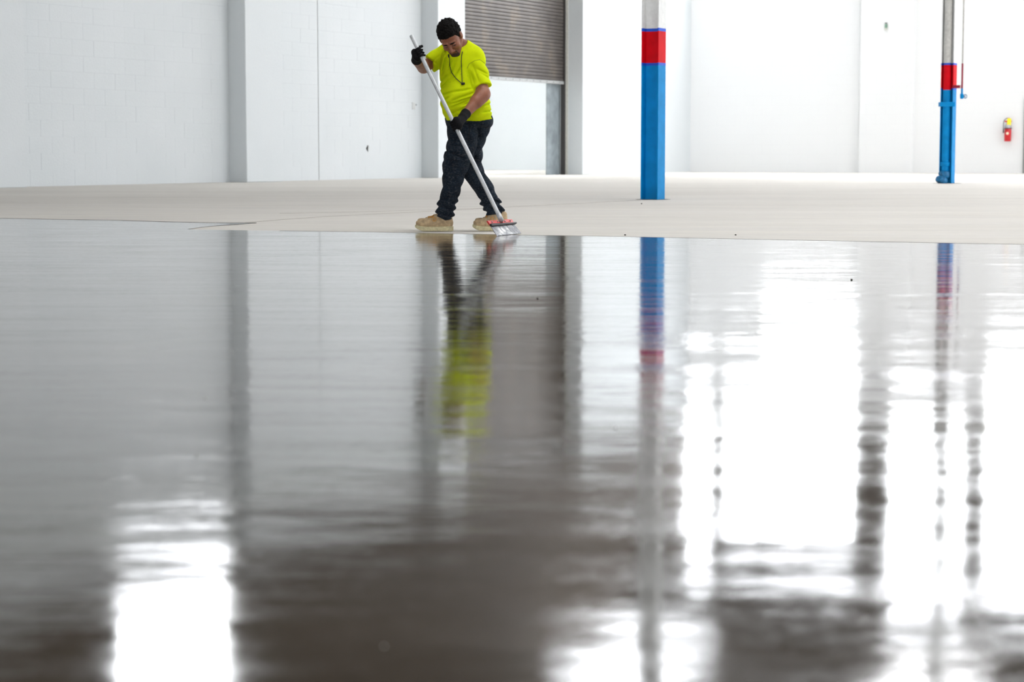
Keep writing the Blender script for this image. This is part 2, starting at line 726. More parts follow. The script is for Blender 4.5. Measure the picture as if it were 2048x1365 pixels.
# upper cladding with windows
wall_plane('wall_left_upper', M['cladding'], -tk, 0, -tk, SMAX, HW, HC)
wall_plane('wall_far_upper', M['cladding'], 0, TMAX, -tk, 0, HW, HC)
# ceiling
cl = MB().rbox(-tk, TMAX + tk, -tk, SMAX + tk, HC, HC + 0.3)
struct('ceiling', cl, M['deck'])
for i in range(6):
    b = MB()
    sm = 4 + i * 12.0
    b.rbox(0, TMAX, sm, sm + 0.25, HC - 0.03, HC - 0.002)
    b.rbox(0, TMAX, sm + 0.11, sm + 0.14, HC - 0.75, HC - 0.02)
    b.rbox(0, TMAX, sm, sm + 0.25, HC - 0.78, HC - 0.75)
    struct('trim_%d' % (6 + i), b, M['steel_beam'])

# lit windows
nwin = [0]


def window(t0, t1, sa, sb, z0, z1, cols, rows, mat):
    nwin[0] += 1
    fr = MB()
    along_t = abs(t1 - t0) > abs(sb - sa)
    fw = 0.09
    if along_t:
        fr.rbox(t0 - fw, t0, sa, sb + 0.04, z0 - fw, z1 + fw)
        fr.rbox(t1, t1 + fw, sa, sb + 0.04, z0 - fw, z1 + fw)
        fr.rbox(t0, t1, sa, sb + 0.04, z0 - fw, z0)
        fr.rbox(t0, t1, sa, sb + 0.04, z1, z1 + fw)
    else:
        fr.rbox(t0, t1 + 0.04, sa - fw, sa, z0 - fw, z1 + fw)
        fr.rbox(t0, t1 + 0.04, sb, sb + fw, z0 - fw, z1 + fw)
        fr.rbox(t0, t1 + 0.04, sa, sb, z0 - fw, z0)
        fr.rbox(t0, t1 + 0.04, sa, sb, z1, z1 + fw)
    f = struct('window_%d' % nwin[0], fr, M['frame'])
    for i in range(cols):
        for j in range(rows):
            za = z0 + (z1 - z0) * j / rows + 0.02
            zb = z0 + (z1 - z0) * (j + 1) / rows - 0.02
            if along_t:
                a0 = t0 + (t1 - t0) * i / cols + 0.02
                a1_ = t0 + (t1 - t0) * (i + 1) / cols - 0.02
                MB().rbox(a0, a1_, sa, sb, za, zb).build('pane', mat, f)
            else:
                a0 = sa + (sb - sa) * i / cols + 0.02
                a1_ = sa + (sb - sa) * (i + 1) / cols - 0.02
                MB().rbox(t0, t1, a0, a1_, za, zb).build('pane', mat, f)
    return f


def far_win(pa, pb, z0, z1, cols, rows):
    window(t_at_px(pa, 0), t_at_px(pb, 0), 0.003, 0.03, z0, z1, cols, rows, M['window'])


far_win(1322, 1428, 7.9, 12.4, 1, 3)
far_win(1455, 1525, 7.9, 11.2, 1, 3)
far_win(1530, 1718, 5.7, 11.2, 2, 4)
far_win(1792, 1940, 7.9, 13.2, 2, 3)
far_win(1985, 2150, 6.4, 12.2, 2, 4)
far_win(2300, 2460, 6.4, 12.2, 2, 4)
# the high window over the left wall
sA, sB = s_at_px(212, 0), s_at_px(438, 0)
window(0.003, 0.03, sB, sA, 8.3, 12.8, 3, 3, M['window'])
# skylight by the far end
sk = MB().rbox(t_at_px(1290, 4) if False else 0.4, 3.2, 5.0, 11.0, HC - 0.06, HC - 0.01)
nwin[0] += 1
struct('window_%d' % nwin[0], sk, M['window'])
for (ta_, sa_) in [(9.0, 6.0), (18.0, 6.0), (27.0, 6.0), (13.0, 14.5), (22.0, 14.5), (31.0, 14.5), (22.0, 25.0), (20.0, 35.0), (29.0, 35.0), (18.0, 44.0), (26.0, 45.0)]:  # unseen skylights added to light the floor from above
    nwin[0] += 1
    struct('window_%d' % nwin[0], MB().rbox(ta_, ta_ + 2.6, sa_, sa_ + 5.0, HC - 0.06, HC - 0.01), M['skylight'])
# big daylit openings in the right wall, outside the frame
for k in range(3):
    sa = 2 + k * 8.0
    window(TMAX - 0.03, TMAX - 0.003, sa, sa + 6.0, 0.6, 6.6, 3, 3, M['window_side'])

# glowing panels added on the wall behind the camera as frontal fill
for k in range(4):
    window(6 + k * 8.0, 12.5 + k * 8.0, SMAX - 0.03, SMAX - 0.003, 0.3, 7.3, 3, 3, M['window_back'])

# room behind the roller door opening
bw = MB()
wall_plane('wall_annex_back', M['wall'], -14.4, -14, -3, 34, 0, 6)
wall_plane('wall_annex_side', M['wall'], -14, -tk, -3.4, -3.0, 0, 6)
wall_plane('wall_annex_near', M['wall'], -14, -tk, 34, 34.4, 0, 6)
struct('ceiling_annex', MB().rbox(-14.4, -tk, -3.4, 34.4, 6.0, 6.2), M['wall'])
for k in range(3):  # lamps out of view, added to brighten the room past the opening
    lampo = empty('ceiling_lamp', RM(-7.0, 3 + 9 * k, 5.6), ('farthest', 'middle', 'nearest')[k] + ' long white strip lamp under the ceiling behind the shutter', 'lamp', ROOM_ROT)
    MB().rbox(-8.6, -5.4, 2.7 + 9 * k, 3.3 + 9 * k, 5.88, 5.98).build('housing', M['frame'], lampo)
    MB().rbox(-8.5, -5.5, 2.75 + 9 * k, 3.25 + 9 * k, 5.80, 5.88).build('diffuser', M['lamp'], lampo)

# ------------------------------------------------------------------ roller door
baseD = RM(0.0, s3, 0)
zb_bar = z_at(169, baseD)
zt = DZ1 - 0.05
door = empty('roller_shutter', RM(-0.05, (door_s0 + door_s1) / 2, 0), 'grimy grey-brown ribbed roller shutter half raised in the white wall behind the worker', 'shutter', ROOM_ROT)
SP = 0.0925
nsl = int((zt - zb_bar - 0.09) / SP)
Ld = abs(door_s0 - door_s1) - 0.10
prof = [(-0.010, 0.0), (0.002, 0.007), (0.006, 0.026), (0.006, 0.060), (0.002, 0.078), (-0.010, 0.085), (-0.02, 0.085), (-0.02, 0.0)]
sm_ = MB()
sm_.prism([(x, -Ld / 2, z) for x, z in prof], (0, Ld, 0))
sl_me = sm_.mesh('slat')
import bmesh
bm = bmesh.new(); bm.from_mesh(sl_me); bmesh.ops.recalc_face_normals(bm, faces=bm.faces); bm.to_mesh(sl_me); bm.free()
sl_me.materials.append(M['slat'])
for k in range(nsl):
    o = bpy.data.objects.new('slat', sl_me)
    COL.objects.link(o)
    o.location = RM(-0.06, (door_s0 + door_s1) / 2, zb_bar + 0.09 + k * SP)
    o.rotation_euler = (0, 0, ROOM_ROT)
    o.parent = door
    o.matrix_parent_inverse = door.matrix_world.inverted()
MB().rbox(-0.09, -0.082, door_s0, door_s1, zb_bar + 0.05, zt).build('backing', M['track'], door)
bb = MB().rbox(-0.09, -0.03, door_s1 + 0.05, door_s0 - 0.05, zb_bar, zb_bar + 0.085, 0.006).build('bottom_bar', M['bar'], door)
for k in range(16):
    s = door_s1 + 0.3 + k * (door_s0 - door_s1 - 0.6) / 15
    MB().lathe(RM(-0.03, s, zb_bar + 0.045), adir, [(0, 0.012), (0.008, 0.012), (0.012, 0.006)], 8).build('bolt', M['track'], bb)
gd = MB()
gd.rbox(-0.13, 0.0, door_s1 + 0.0, door_s1 + 0.045, 0, zt)
gd.build('guide', M['track'], door)
gd = MB()
gd.rbox(-0.13, 0.0, door_s0 - 0.045, door_s0, 0, zt)
gd.build('guide', M['track'], door)
# cream frame angle on the pilaster return
MB().rbox(0.0, 0.075, s3, s3 + 0.012, 0, zt).build('frame_angle', M['frame'], door)
# galvanised wing panel on the opening's right, behind the guide
sw0 = door_s1 + 0.05
lo, hi = sw0, door_s0
for _ in range(50):
    m = (lo + hi) / 2
    if proj(RM(-0.2, m))[0] > 1093:
        lo = m
    else:
        hi = m
wing = MB().rbox(-0.22, -0.18, sw0 - 0.6, lo, 0.0, 2.9).build('wing_panel', M['galv'], None)
tag(wing, 'blue-grey galvanised panel standing in the right side of the shutter opening', 'panel')

# ------------------------------------------------------------------ columns
def column(px_left, py, label, colw_a, colw_b, z_blue, z_red):
    base = floor_pt(px_left, py)
    root = empty('steel_column', base + adir * colw_a / 2 + bdir * 0.0, label, 'column', ROOM_ROT)
    root_c = base + bdir * colw_b / 2
    tf, tw = 0.016, 0.012

    def sect(z0, z1, name, mat, grow=0.0):
        mb = MB()
        R3 = Matrix.Rotation(ROOM_ROT, 3, 'Z')
        def bx(ca, cb, sa, sb):
            c = root_c + adir * ca + bdir * cb
            mb.box((c.x, c.y, (z0 + z1) / 2), (sa, sb, z1 - z0), R3)
        bx(tf / 2, 0, tf + grow, colw_b + grow)
        bx(colw_a - tf / 2, 0, tf + grow, colw_b + grow)
        bx(colw_a / 2, 0, colw_a - 2 * tf, tw + grow)
        return mb.build(name, mat, root)
    sect(0, z_blue, 'blue_shaft', M['blue'])
    sect(z_blue, z_blue + 0.035, 'blue_line', M['tape'], 0.001)
    sect(z_blue + 0.035, z_red, 'red_band', M['red'])
    sect(z_red, z_red + 0.04, 'blue_line', M['tape'], 0.001)
    sect(z_red + 0.04, HC - 0.8, 'white_shaft', M['white'])
    # patch of broken floor round the foot
    return root, root_c


b1 = floor_pt(1281, 399)
colA, cA = column(1281, 399.5, 'blue H-section steel column with a red band, nearest and clear of pipes', 0.245, 0.235, z_at(132, b1), z_at(64, b1))
b2 = floor_pt(1877, 367.5)
colB, cB = column(1877.5, 367.0, 'blue H-section steel column at right with a drain pipe down its face', 0.255, 0.235, z_at(179, b2), z_at(129, b2))


def floor_patch(cx, w1, w2, parent_floor):
    mb = MB()
    pts = []
    n = 18
    for k in range(n):
        a = 2 * math.pi * k / n
        r = 1 + random.uniform(-0.18, 0.18)
        pts.append((cx.x + w1 * r * math.cos(a), cx.y + w2 * r * math.sin(a), 0.0015))
    mb.prism(pts, (0, 0, 0.002))
    mb.build('floor_patch', M['concrete_dark'], parent_floor)


floor_patch(cA + adir * 0.14, 0.24, 0.20, floor)
floor_patch(cB + adir * 0.14, 0.26, 0.22, floor)

# drain pipe in front of column B
pc = cB + adir * 0.120 - bdir * 0.060
pc.x += (1890.0 - proj(pc)[0]) / F * pc.y
pr = 0.080
yB = pc.y
dp = empty('drain_pipe', (pc.x, pc.y, 0), 'thick round pipe strapped to the right-hand column with bulging couplings at its foot', 'pipe')
zc1, zc2 = z_at(333, b2), z_at(324, b2)
zb_, zr_ = z_at(179, b2), z_at(129, b2)
foot = Vector((-0.10, -0.06, 0))
MB().tube([(pc.x, pc.y, z_at(345, b2)), (pc.x, pc.y, zb_)], pr, 24, False).build('pipe_run', M['blue'], dp, smooth=True)
MB().tube([(pc.x, pc.y, zb_), (pc.x, pc.y, zr_)], pr, 24, False).build('pipe_run', M['red'], dp, smooth=True)
MB().tube([(pc.x, pc.y, zr_), (pc.x, pc.y, zr_ + 0.04)], pr + 0.0005, 24, False).build('blue_line', M['tape'], dp, smooth=True)
MB().tube([(pc.x, pc.y, zr_ + 0.04), (pc.x, pc.y, HC - 0.9)], pr, 24, False).build('pipe_run', M['pipe_white'], dp, smooth=True)
MB().lathe((pc.x, pc.y, zc1), (0, 0, 1), [(0, pr + 0.002), (0.004, pr + 0.022), (0.085, pr + 0.022), (0.09, pr + 0.002)], 24).build('coupling', M['blue'], dp, smooth=True)
# bulging fittings curving down to the left
zt_ = z_at(343, b2)
pts, rad = [], []
n = 22
for k in range(n + 1):
    f_ = k / n
    x = pc.x - 0.105 * f_ ** 1.5
    z = zt_ * (1 - f_) + 0.0
    bul = abs(math.sin(f_ * math.pi * 2)) ** 0.5 * 0.035
    pts.append((x, pc.y - 0.02 * f_, z))
    rad.append(pr + 0.005 + bul + 0.012 * f_)
MB().tube(pts, rad, 24).build('elbow_fitting', M['pipe_blue'], dp, smooth=True)
# strap
zs0, zs1 = z_at(213, b2), z_at(203.5, b2)
R3 = Matrix.Rotation(ROOM_ROT, 3, 'Z')
MB().box((pc.x - 0.005, pc.y - pr - 0.012, (zs0 + zs1) / 2), (0.295, 0.03, zs1 - zs0), None, 0.004).build('strap', M['blue'], dp)
MB().box((pc.x - 0.135, pc.y - 0.02, (zs0 + zs1) / 2), (0.03, 0.17, (zs1 - zs0) * 0.9), None, 0.004).build('strap_lug', M['blue'], dp)
# small red bracket box on the column's right face
zr0, zr1 = z_at(176, b2), z_at(170, b2)
pb = cB + adir * (0.255 + 0.05) - bdir * 0.05
br = MB().box((pb.x - 0.02, pb.y - 0.08, (zr0 + zr1) / 2), (0.14, 0.08, zr1 - zr0), R3, 0.004).build('bracket', simple('dark_red_bracket', srgb(150, 10, 40), 0.4), colB)

# hanging line with valve
hx = at(1924, 178, b2.y + 0.05)
xt = hx.x
hp = empty('hanging_pipe', (hx.x, hx.y, 0), 'thin painted pipe hanging beside the right-hand column with a valve at its end', 'pipe')
zz = lambda py: z_at(py, hx)
MB().tube([(xt, hx.y, zz(127)), (xt, hx.y, HC - 0.9)], 0.014, 10).build('pipe_run', M['pipe_white'], hp, smooth=True)
MB().tube([(xt, hx.y, zz(177)), (xt, hx.y, zz(127))], 0.018, 10).build('pipe_run', simple('dark_red_pipe', srgb(150, 10, 50), 0.4), hp, smooth=True)
MB().tube([(xt, hx.y, zz(190)), (xt, hx.y, zz(177))], 0.02, 10).build('pipe_run', M['blue'], hp, smooth=True)
vb = MB().lathe((xt, hx.y, zz(198)), (0, 0, 1), [(0, 0.022), (0.02, 0.036), (0.09, 0.036), (0.11, 0.022)], 14).build('valve_body', M['blue'], hp, smooth=True)
vw = MB()
wc = Vector((xt + 0.06, hx.y - 0.03, zz(193)))
ring = [(wc.x + 0.018 * math.cos(2 * math.pi * k / 20), wc.y, wc.z + 0.04 * math.sin(2 * math.pi * k / 20)) for k in range(21)]
ring = [(wc.x + 0.030 * math.cos(2 * math.pi * k / 20), wc.y - 0.01 * math.cos(2 * math.pi * k / 20), wc.z + 0.038 * math.sin(2 * math.pi * k / 20)) for k in range(21)]
vw.tube(ring, 0.007, 6)
vw.tube([(wc.x, wc.y, wc.z - 0.035), (wc.x, wc.y, wc.z + 0.035)], 0.005, 6)
vw.tube([(xt, hx.y, wc.z), (wc.x, wc.y, wc.z)], 0.009, 8)
vw.build('hand_wheel', M['pipe_blue'], hp, smooth=True)

# ------------------------------------------------------------------ fire extinguisher on the far wall
te = t_at_px(2014, 0.1)
pe = RM(te, 0.12, 0)
ex = empty('fire_extinguisher', pe, 'red fire extinguisher with yellow tag hung on the white wall at far right', 'extinguisher', ROOM_ROT)
ze = lambda py: z_at(py, pe)
r_e = 0.098
MB().lathe((pe.x, pe.y, ze(283)), (0, 0, 1), [(0, r_e * 0.85), (0.015, r_e), (ze(257) - ze(283), r_e), (ze(257) - ze(283) + 0.012, r_e * 0.99)], 20).build('cylinder', M['ext_red'], ex, smooth=True)
h1 = ze(247) - ze(257)
MB().lathe((pe.x, pe.y, ze(257)), (0, 0, 1), [(0, r_e * 1.02), (0.02, r_e * 1.02), (h1 * 0.7, r_e * 0.95), (h1, r_e * 0.5), (h1 + 0.03, 0.03)], 20).build('shoulder', M['ext_grey'], ex, smooth=True)
MB().box((pe.x - 0.01, pe.y - 0.05, ze(257)), (0.20, 0.16, 0.02), None, 0.003).build('band', M['black'], ex)
hd = MB()
hd.box((pe.x, pe.y - 0.02, ze(243)), (0.20, 0.05, 0.045), None, 0.006)
hd.box((pe.x, pe.y - 0.03, ze(237)), (0.09, 0.05, 0.03), None, 0.006)
hd.build('handle', M['ext_red'], ex)
MB().box((pe.x + 0.012, pe.y - 0.08, (ze(250) + ze(238)) / 2), (0.115, 0.012, ze(237) - ze(251)), Matrix.Rotation(0.05, 3, 'Y'), 0.003).build('tag', M['yellow'], ex)
MB().lathe((pe.x - 0.035, pe.y - r_e + 0.004, ze(267)), (0, -1, 0), [(0, 0.04), (0.006, 0.04)], 18).build('round_label', M['cream'], ex)
hose = []
for k in range(13):
    a = math.pi / 2 + math.pi * k / 24 * 2 * 0.5
    hose.append((pe.x - 0.02 + 0.125 * math.cos(a), pe.y - 0.06, ze(245) - 0.02 + 0.14 * math.sin(a)))
hose.append((pe.x - 0.145, pe.y - 0.06, ze(258)))
hose.append((pe.x - 0.142, pe.y - 0.06, ze(262)))
MB().tube(hose, 0.010, 8).build('hose', M['black'], ex, smooth=True)
MB().tube([(pe.x - 0.142, pe.y - 0.06, ze(257)), (pe.x - 0.14, pe.y - 0.06, ze(266))], [0.016, 0.02], 8).build('nozzle', M['black'], ex, smooth=True)
MB().rbox(te - 0.03, te + 0.03, 0.003, 0.06, ze(240), ze(236)).build('wall_hook', M['frame'], ex)

# small fixtures on the walls
tg = t_at_px(1767, 0.2)
pg = RM(tg, 0.2, 0)
gb = empty('alarm_box', RM(tg, 0.18, z_at(55, pg)), 'tiny green box fixed high on the white pilaster', 'box', ROOM_ROT)
MB().rbox(tg - 0.04, tg + 0.04, 0.18, 0.22, z_at(56, pg), z_at(48, pg), 0.005).build('case', M['green'], gb)
MB().rbox(tg - 0.045, tg + 0.045, 0.18, 0.23, z_at(60, pg), z_at(56, pg), 0.004).build('cover', M['frame'], gb)
MB().rbox(tg - 0.03, tg + 0.03, 0.18, 0.225, z_at(47, pg), z_at(45.5, pg), 0.004).build('cap', M['track'], gb)
sp_ = s_at_px(827.5, 0.014)
pp = RM(0.014, sp_, 0)
wp = empty('wall_plate', RM(0.014, sp_, z_at(212, pp)), 'pale round-cornered plate on the white wall left of the worker', 'plate', ROOM_ROT)
MB().rbox(0.014, 0.026, sp_ - 0.07, sp_ + 0.07, z_at(219, pp), z_at(205, pp), 0.005).build('plate', M['plate'], wp)
MB().rbox(0.014, 0.035, sp_ - 0.13, sp_ - 0.10, z_at(211, pp), z_at(208, pp), 0.004).build('knob', M['ext_grey'], wp)
sh = s_at_px(735, 0.012)
ph = RM(0.016, sh, 0)
hl = MB()
cz = z_at(297, ph)
poly = [(0.0, 0.07), (0.05, 0.065), (0.06, 0.03), (0.02, -0.08), (-0.01, -0.05), (-0.06, -0.005), (-0.03, 0.03)]
hl.prism([RM(0.0145, sh - a, cz + b) for a, b in poly], adir * 0.003)
hl.build('broken_hole', M['hole'], wall_left)
hl = MB()
poly = [(0.03, 0.06), (0.055, 0.06), (0.06, 0.02), (0.025, -0.07), (0.02, -0.01)]
hl.prism([RM(0.0165, sh - a, cz + b) for a, b in poly], adir * 0.006)
hl.build('broken_edge', M['plate'], wall_left)
# doorway edge at the picture's right margin
td = t_at_px(2045.5, 0.0)
dr = MB()
dr.rbox(td, td + 0.08, 0.0, 0.05, 0, 2.15)
dr.rbox(td + 0.08, td + 1.0, 0.0, 0.05, 2.07, 2.15)
dr.rbox(td + 1.0, td + 1.08, 0.0, 0.05, 0, 2.15)
d1 = struct('door_1', dr, simple('grey_door_frame', (0.25, 0.25, 0.24), 0.5))
MB().rbox(td + 0.08, td + 1.0, 0.0, 0.03, 0.01, 2.07).build('door_leaf', M['frame'], d1)

# ================================================================== WET FILM and floor marks
edge = [(-300, 433), (0, 437), (120, 439.5), (230, 441), (330, 444), (420, 446), (512, 446.2), (478, 449), (430, 452), (400, 455), (374, 459),
        (470, 461), (560, 462), (700, 464), (860, 467), (1040, 470.5), (1250, 474), (1500, 479), (1750, 484), (2048, 489.5), (2400, 497)]
top = [floor_pt(x, y, 0.003) for x, y in edge]
near = [Vector((3.2, 1.2, 0.003)), Vector((3.2, -1.5, 0.003)), Vector((-9, -1.5, 0.003)), Vector((-11, 8, 0.003))]
# right limit runs along from last edge point to the camera side
near = [Vector((top[-1].x + 0.5, 6, 0.003)), Vector((6, -1.5, 0.003)), Vector((-9, -1.5, 0.003)), Vector((top[0].x - 0.5, 8, 0.003))]
poly = top + near
wf = MB()
wf.prism([(p.x, p.y, 0.0005) for p in poly], (0, 0, 0.0035))
film = wf.build('sealer_film', M['wet'])
tag(film, 'glossy sheet of wet liquid covering the near half of the concrete floor', 'liquid')
# dark lip along the film's edge
lip = MB()


def strip(mb, pts, half, z0, z1):
    for p, q in zip(pts[:-1], pts[1:]):
        d = (q - p)
        nrm = Vector((-d.y, d.x, 0)).normalized() * half
        mb.prism([(p - nrm).to_tuple()[:2] + (z0,), (q - nrm).to_tuple()[:2] + (z0,), (q + nrm).to_tuple()[:2] + (z0,), (p + nrm).to_tuple()[:2] + (z0,)], (0, 0, z1 - z0))


strip(lip, top[1:7], 0.028, 0.0006, 0.0048)
lip.build('film_edge', M['concrete_dark'], film)
lip = MB()
strip(lip, top[12:], 0.010, 0.0006, 0.0046)
lip.build('film_edge', M['concrete_dark'], film)
# damp tongue behind the film at the left
dmp = MB()
dpx = [(-300, 431), (0, 436), (200, 440), (430, 443.5), (520, 445.5), (440, 447.5), (330, 445), (200, 442), (0, 438.5), (-300, 434.5)]
# control joints / cracks in the dry slab
for pts in ([(470, 447.5), (560, 440), (660, 433), (800, 426), (905, 421), (1060, 412), (1180, 406), (1279, 400.5)],
            [(560, 427), (700, 424.5), (860, 420), (1000, 416)],
            [(1000, 346.5), (1100, 349.6)]):
    jb = MB()
    strip(jb, [floor_pt(x, y) for x, y in pts], 0.012, 0.0, 0.0015)
    jb.build('floor_joint', simple('joint_line', (0.36, 0.32, 0.27), 0.9), floor)
# grit, and droplets whose highlights are painted in as pale beads
gi = 0
pebble = None
for (x, y, r, pale, lab) in ((1250, 472, 0.008, 0, 'dark bit of grit on the wet edge below the blue column'),
                             (1703, 562, 0.006, 0, 'lone dark speck on the wet floor at right of centre'),
                             (1075, 600, 0.005, 0, 'dark speck on the wet floor below the shutter reflection'),
                             (1471, 472, 0.008, 0, 'dark crumb on the dry floor between the two columns'),
                             (1283, 409, 0.010, 0, 'dark crumb on the dry floor in front of the nearest blue column'),
                             (411, 801, 0.004, 1, 'pale bead on the wet floor near the pilaster reflection'),
                             (393, 917, 0.0035, 1, 'lower pale bead on the wet floor below the pilaster reflection'),
                             (1232, 860, 0.0035, 1, 'pale bead on the wet floor between two reflected columns'),
                             (768, 1300, 0.002, 1, 'blurred pale bead near the bottom edge of the wet floor')):
    p = floor_pt(x, y)
    mb = MB()
    n = 7
    prf = [(0, r * 0.7), (r * 0.5, r), (r * 1.0, r * 0.7), (r * 1.2, 0.0005)]
    mb.lathe((p.x, p.y, 0.003), (0.1, 0, 1), prf, n)
    o = mb.build('grit', M['chip'] if pale else M['grit'], None, smooth=True)
    tag(o, lab, 'grit', 'specks on the floor')

#PERSON#
# ================================================================== PERSON
Yp = floor_pt(870, 464).y + 0.06
PXM = F / Yp            # picture pixels per metre at the worker (about)


def Q(px, py, dy=0.0):
    return np.array(at(px, py, Yp + dy))


def surfnet(Fv, xs, ys, zs):
    """naive surface nets on a rectilinear grid; negative is inside"""
    nx, ny, nz = Fv.shape
    ins = Fv < 0
    c = [ins[i:nx - 1 + i, j:ny - 1 + j, k:nz - 1 + k] for i in (0, 1) for j in (0, 1) for k in (0, 1)]
    tot = sum(a.astype(np.int8) for a in c)
    act = (tot > 0) & (tot < 8)
    I, J, Kk = np.nonzero(act)
    vid = -np.ones(act.shape, dtype=np.int64)
    vid[I, J, Kk] = np.arange(len(I))
    acc = np.zeros((len(I), 3))
    cnt = np.zeros(len(I))
    G = (xs, ys, zs)
    base = np.stack([I, J, Kk], 1)
    for ax in range(3):
        o1, o2 = (ax + 1) % 3, (ax + 2) % 3
        for a in (0, 1):
            for b in (0, 1):
                p0 = base.copy()
                p0[:, o1] += a
                p0[:, o2] += b
                p1 = p0.copy()
                p1[:, ax] += 1
                f0 = Fv[p0[:, 0], p0[:, 1], p0[:, 2]]
                f1 = Fv[p1[:, 0], p1[:, 1], p1[:, 2]]
                m = (f0 < 0) != (f1 < 0)
                tt = np.where(m, f0 / np.where(m, f0 - f1, 1), 0)
                pt = np.stack([G[d][p0[:, d]] for d in range(3)], 1)
                pt[:, ax] += tt * (G[ax][p1[:, ax]] - G[ax][p0[:, ax]])
                acc[m] += pt[m]
                cnt[m] += 1
    V = acc / cnt[:, None]
    quads = []
    for ax in range(3):
        o1, o2 = (ax + 1) % 3, (ax + 2) % 3
        sl0 = [slice(None)] * 3
        sl1 = [slice(None)] * 3
        sl0[ax] = slice(0, -1)
        sl1[ax] = slice(1, None)
        a0, a1_ = ins[tuple(sl0)], ins[tuple(sl1)]
        E = np.stack(np.nonzero(a0 != a1_), 1)
        n = (nx, ny, nz)
        ok = (E[:, o1] > 0) & (E[:, o2] > 0) & (E[:, o1] < n[o1] - 1) & (E[:, o2] < n[o2] - 1)
        E = E[ok]
        flip = ~a0[E[:, 0], E[:, 1], E[:, 2]]
        q = []
        for d1, d2 in ((-1, -1), (0, -1), (0, 0), (-1, 0)):
            e = E.copy()
            e[:, o1] += d1
            e[:, o2] += d2
            q.append(vid[e[:, 0], e[:, 1], e[:, 2]])
        q = np.stack(q, 1)
        q[flip] = q[flip][:, ::-1]
        quads.append(q)
    Qd = np.concatenate(quads)
    Qd = Qd[(Qd >= 0).all(1)]
    return V, Qd


def sdf_mesh(name, fn, lo, hi, step, mat, parent=None, axes=None):
    if axes is None:
        axes = [np.arange(lo[d], hi[d] + step, step) for d in range(3)]
    X, Y, Z = np.meshgrid(*axes, indexing='ij', sparse=True)
    Fv = fn((X, Y, Z))
    Fv = np.broadcast_to(Fv, tuple(len(a) for a in axes)).copy()
    V, Qd = surfnet(Fv, *axes)
    me = bpy.data.meshes.new(name)
    me.vertices.add(len(V))
    me.vertices.foreach_set('co', V.astype(np.float32).ravel())
    me.loops.add(len(Qd) * 4)
    me.loops.foreach_set('vertex_index', Qd.astype(np.int32).ravel())
    me.polygons.add(len(Qd))
    me.polygons.foreach_set('loop_start', (np.arange(len(Qd)) * 4).astype(np.int32))
    me.polygons.foreach_set('loop_total', np.full(len(Qd), 4, dtype=np.int32))
    me.update(calc_edges=True)
    me.validate()
    return link_mesh(name, me, mat, parent, smooth=True)


def cap(P, a, b, ra, rb=None, sy=1.0):
    rb = ra if rb is None else rb
    a, b = np.asarray(a, float), np.asarray(b, float)
    d = b - a
    X, Y, Z = P
    h = np.clip(((X - a[0]) * d[0] + (Y - a[1]) * d[1] + (Z - a[2]) * d[2]) / max(d @ d, 1e-12), 0, 1)
    return np.sqrt((X - a[0] - h * d[0]) ** 2 + ((Y - a[1] - h * d[1]) / sy) ** 2 + (Z - a[2] - h * d[2]) ** 2) - (ra + (rb - ra) * h)


def ell(P, c, r, R=None):
    X, Y, Z = P
    x, y, z = X - c[0], Y - c[1], Z - c[2]
    if R is not None:
        x, y, z = (x * R[0, 0] + y * R[1, 0] + z * R[2, 0], x * R[0, 1] + y * R[1, 1] + z * R[2, 1], x * R[0, 2] + y * R[1, 2] + z * R[2, 2])
    k0 = np.sqrt((x / r[0]) ** 2 + (y / r[1]) ** 2 + (z / r[2]) ** 2)
    k1 = np.sqrt((x / r[0] ** 2) ** 2 + (y / r[1] ** 2) ** 2 + (z / r[2] ** 2) ** 2) + 1e-9
    return k0 * (k0 - 1) / k1


def smin(a, b, k):
    h = np.clip(0.5 + 0.5 * (b - a) / k, 0, 1)
    return b + (a - b) * h - k * h * (1 - h)


def smax(a, b, k):
    return -smin(-a, -b, k)


def loft(P, st, ex=2.3):
    """st rows: py, left px, right px, dy, half depth (m). Vertical stack of rounded sections."""
    X, Y, Z = P
    rows = []
    for py, l, r, dy, hd in st:
        a, b = Q(l, py, dy), Q(r, py, dy)
        rows.append(((a[2] + b[2]) / 2, (a[0] + b[0]) / 2, Yp + dy, (b[0] - a[0]) / 2, hd))
    rows.sort()
    r = np.array(rows)
    zz = np.linspace(r[0, 0], r[-1, 0], 200)

    def sm(col):
        v = np.interp(zz, r[:, 0], r[:, col])
        k = np.ones(9) / 9
        v = np.convolve(np.pad(v, 4, mode='edge'), k, 'valid')
        return np.interp(Z, zz, v)
    cx, cy, hw, hd = sm(1), sm(2), sm(3), sm(4)
    q = (np.abs((X - cx) / hw) ** ex + np.abs((Y - cy) / hd) ** ex) ** (1 / ex)
    d = (q - 1) * np.minimum(hw, hd)
    return smax(d, np.maximum(r[0, 0] - Z, Z - r[-1, 0]), 0.02)


def halfspace(P, p, n):
    n = np.asarray(n, float)
    n = n / np.linalg.norm(n)
    return (P[0] - p[0]) * n[0] + (P[1] - p[1]) * n[1] + (P[2] - p[2]) * n[2]


def screen_seg(P, a, b):
    """distance in the picture-parallel plane (X,Z) to the segment through picture points a, b"""
    A, B = Q(*a), Q(*b)
    d = B[[0, 2]] - A[[0, 2]]
    X, Z = P[0], P[2]
    h = np.clip(((X - A[0]) * d[0] + (Z - A[2]) * d[1]) / (d @ d), 0, 1)
    return np.sqrt((X - A[0] - h * d[0]) ** 2 + (Z - A[2] - h * d[1]) ** 2), h


def creases(P, segs, dep, wid):
    tot = 0
    for a, b in segs:
        d, h = screen_seg(P, a, b)
        tot = tot + dep * np.exp(-(d / wid) ** 2) * np.clip(np.sin(h * np.pi) + 0.25, 0, 1)
    return tot


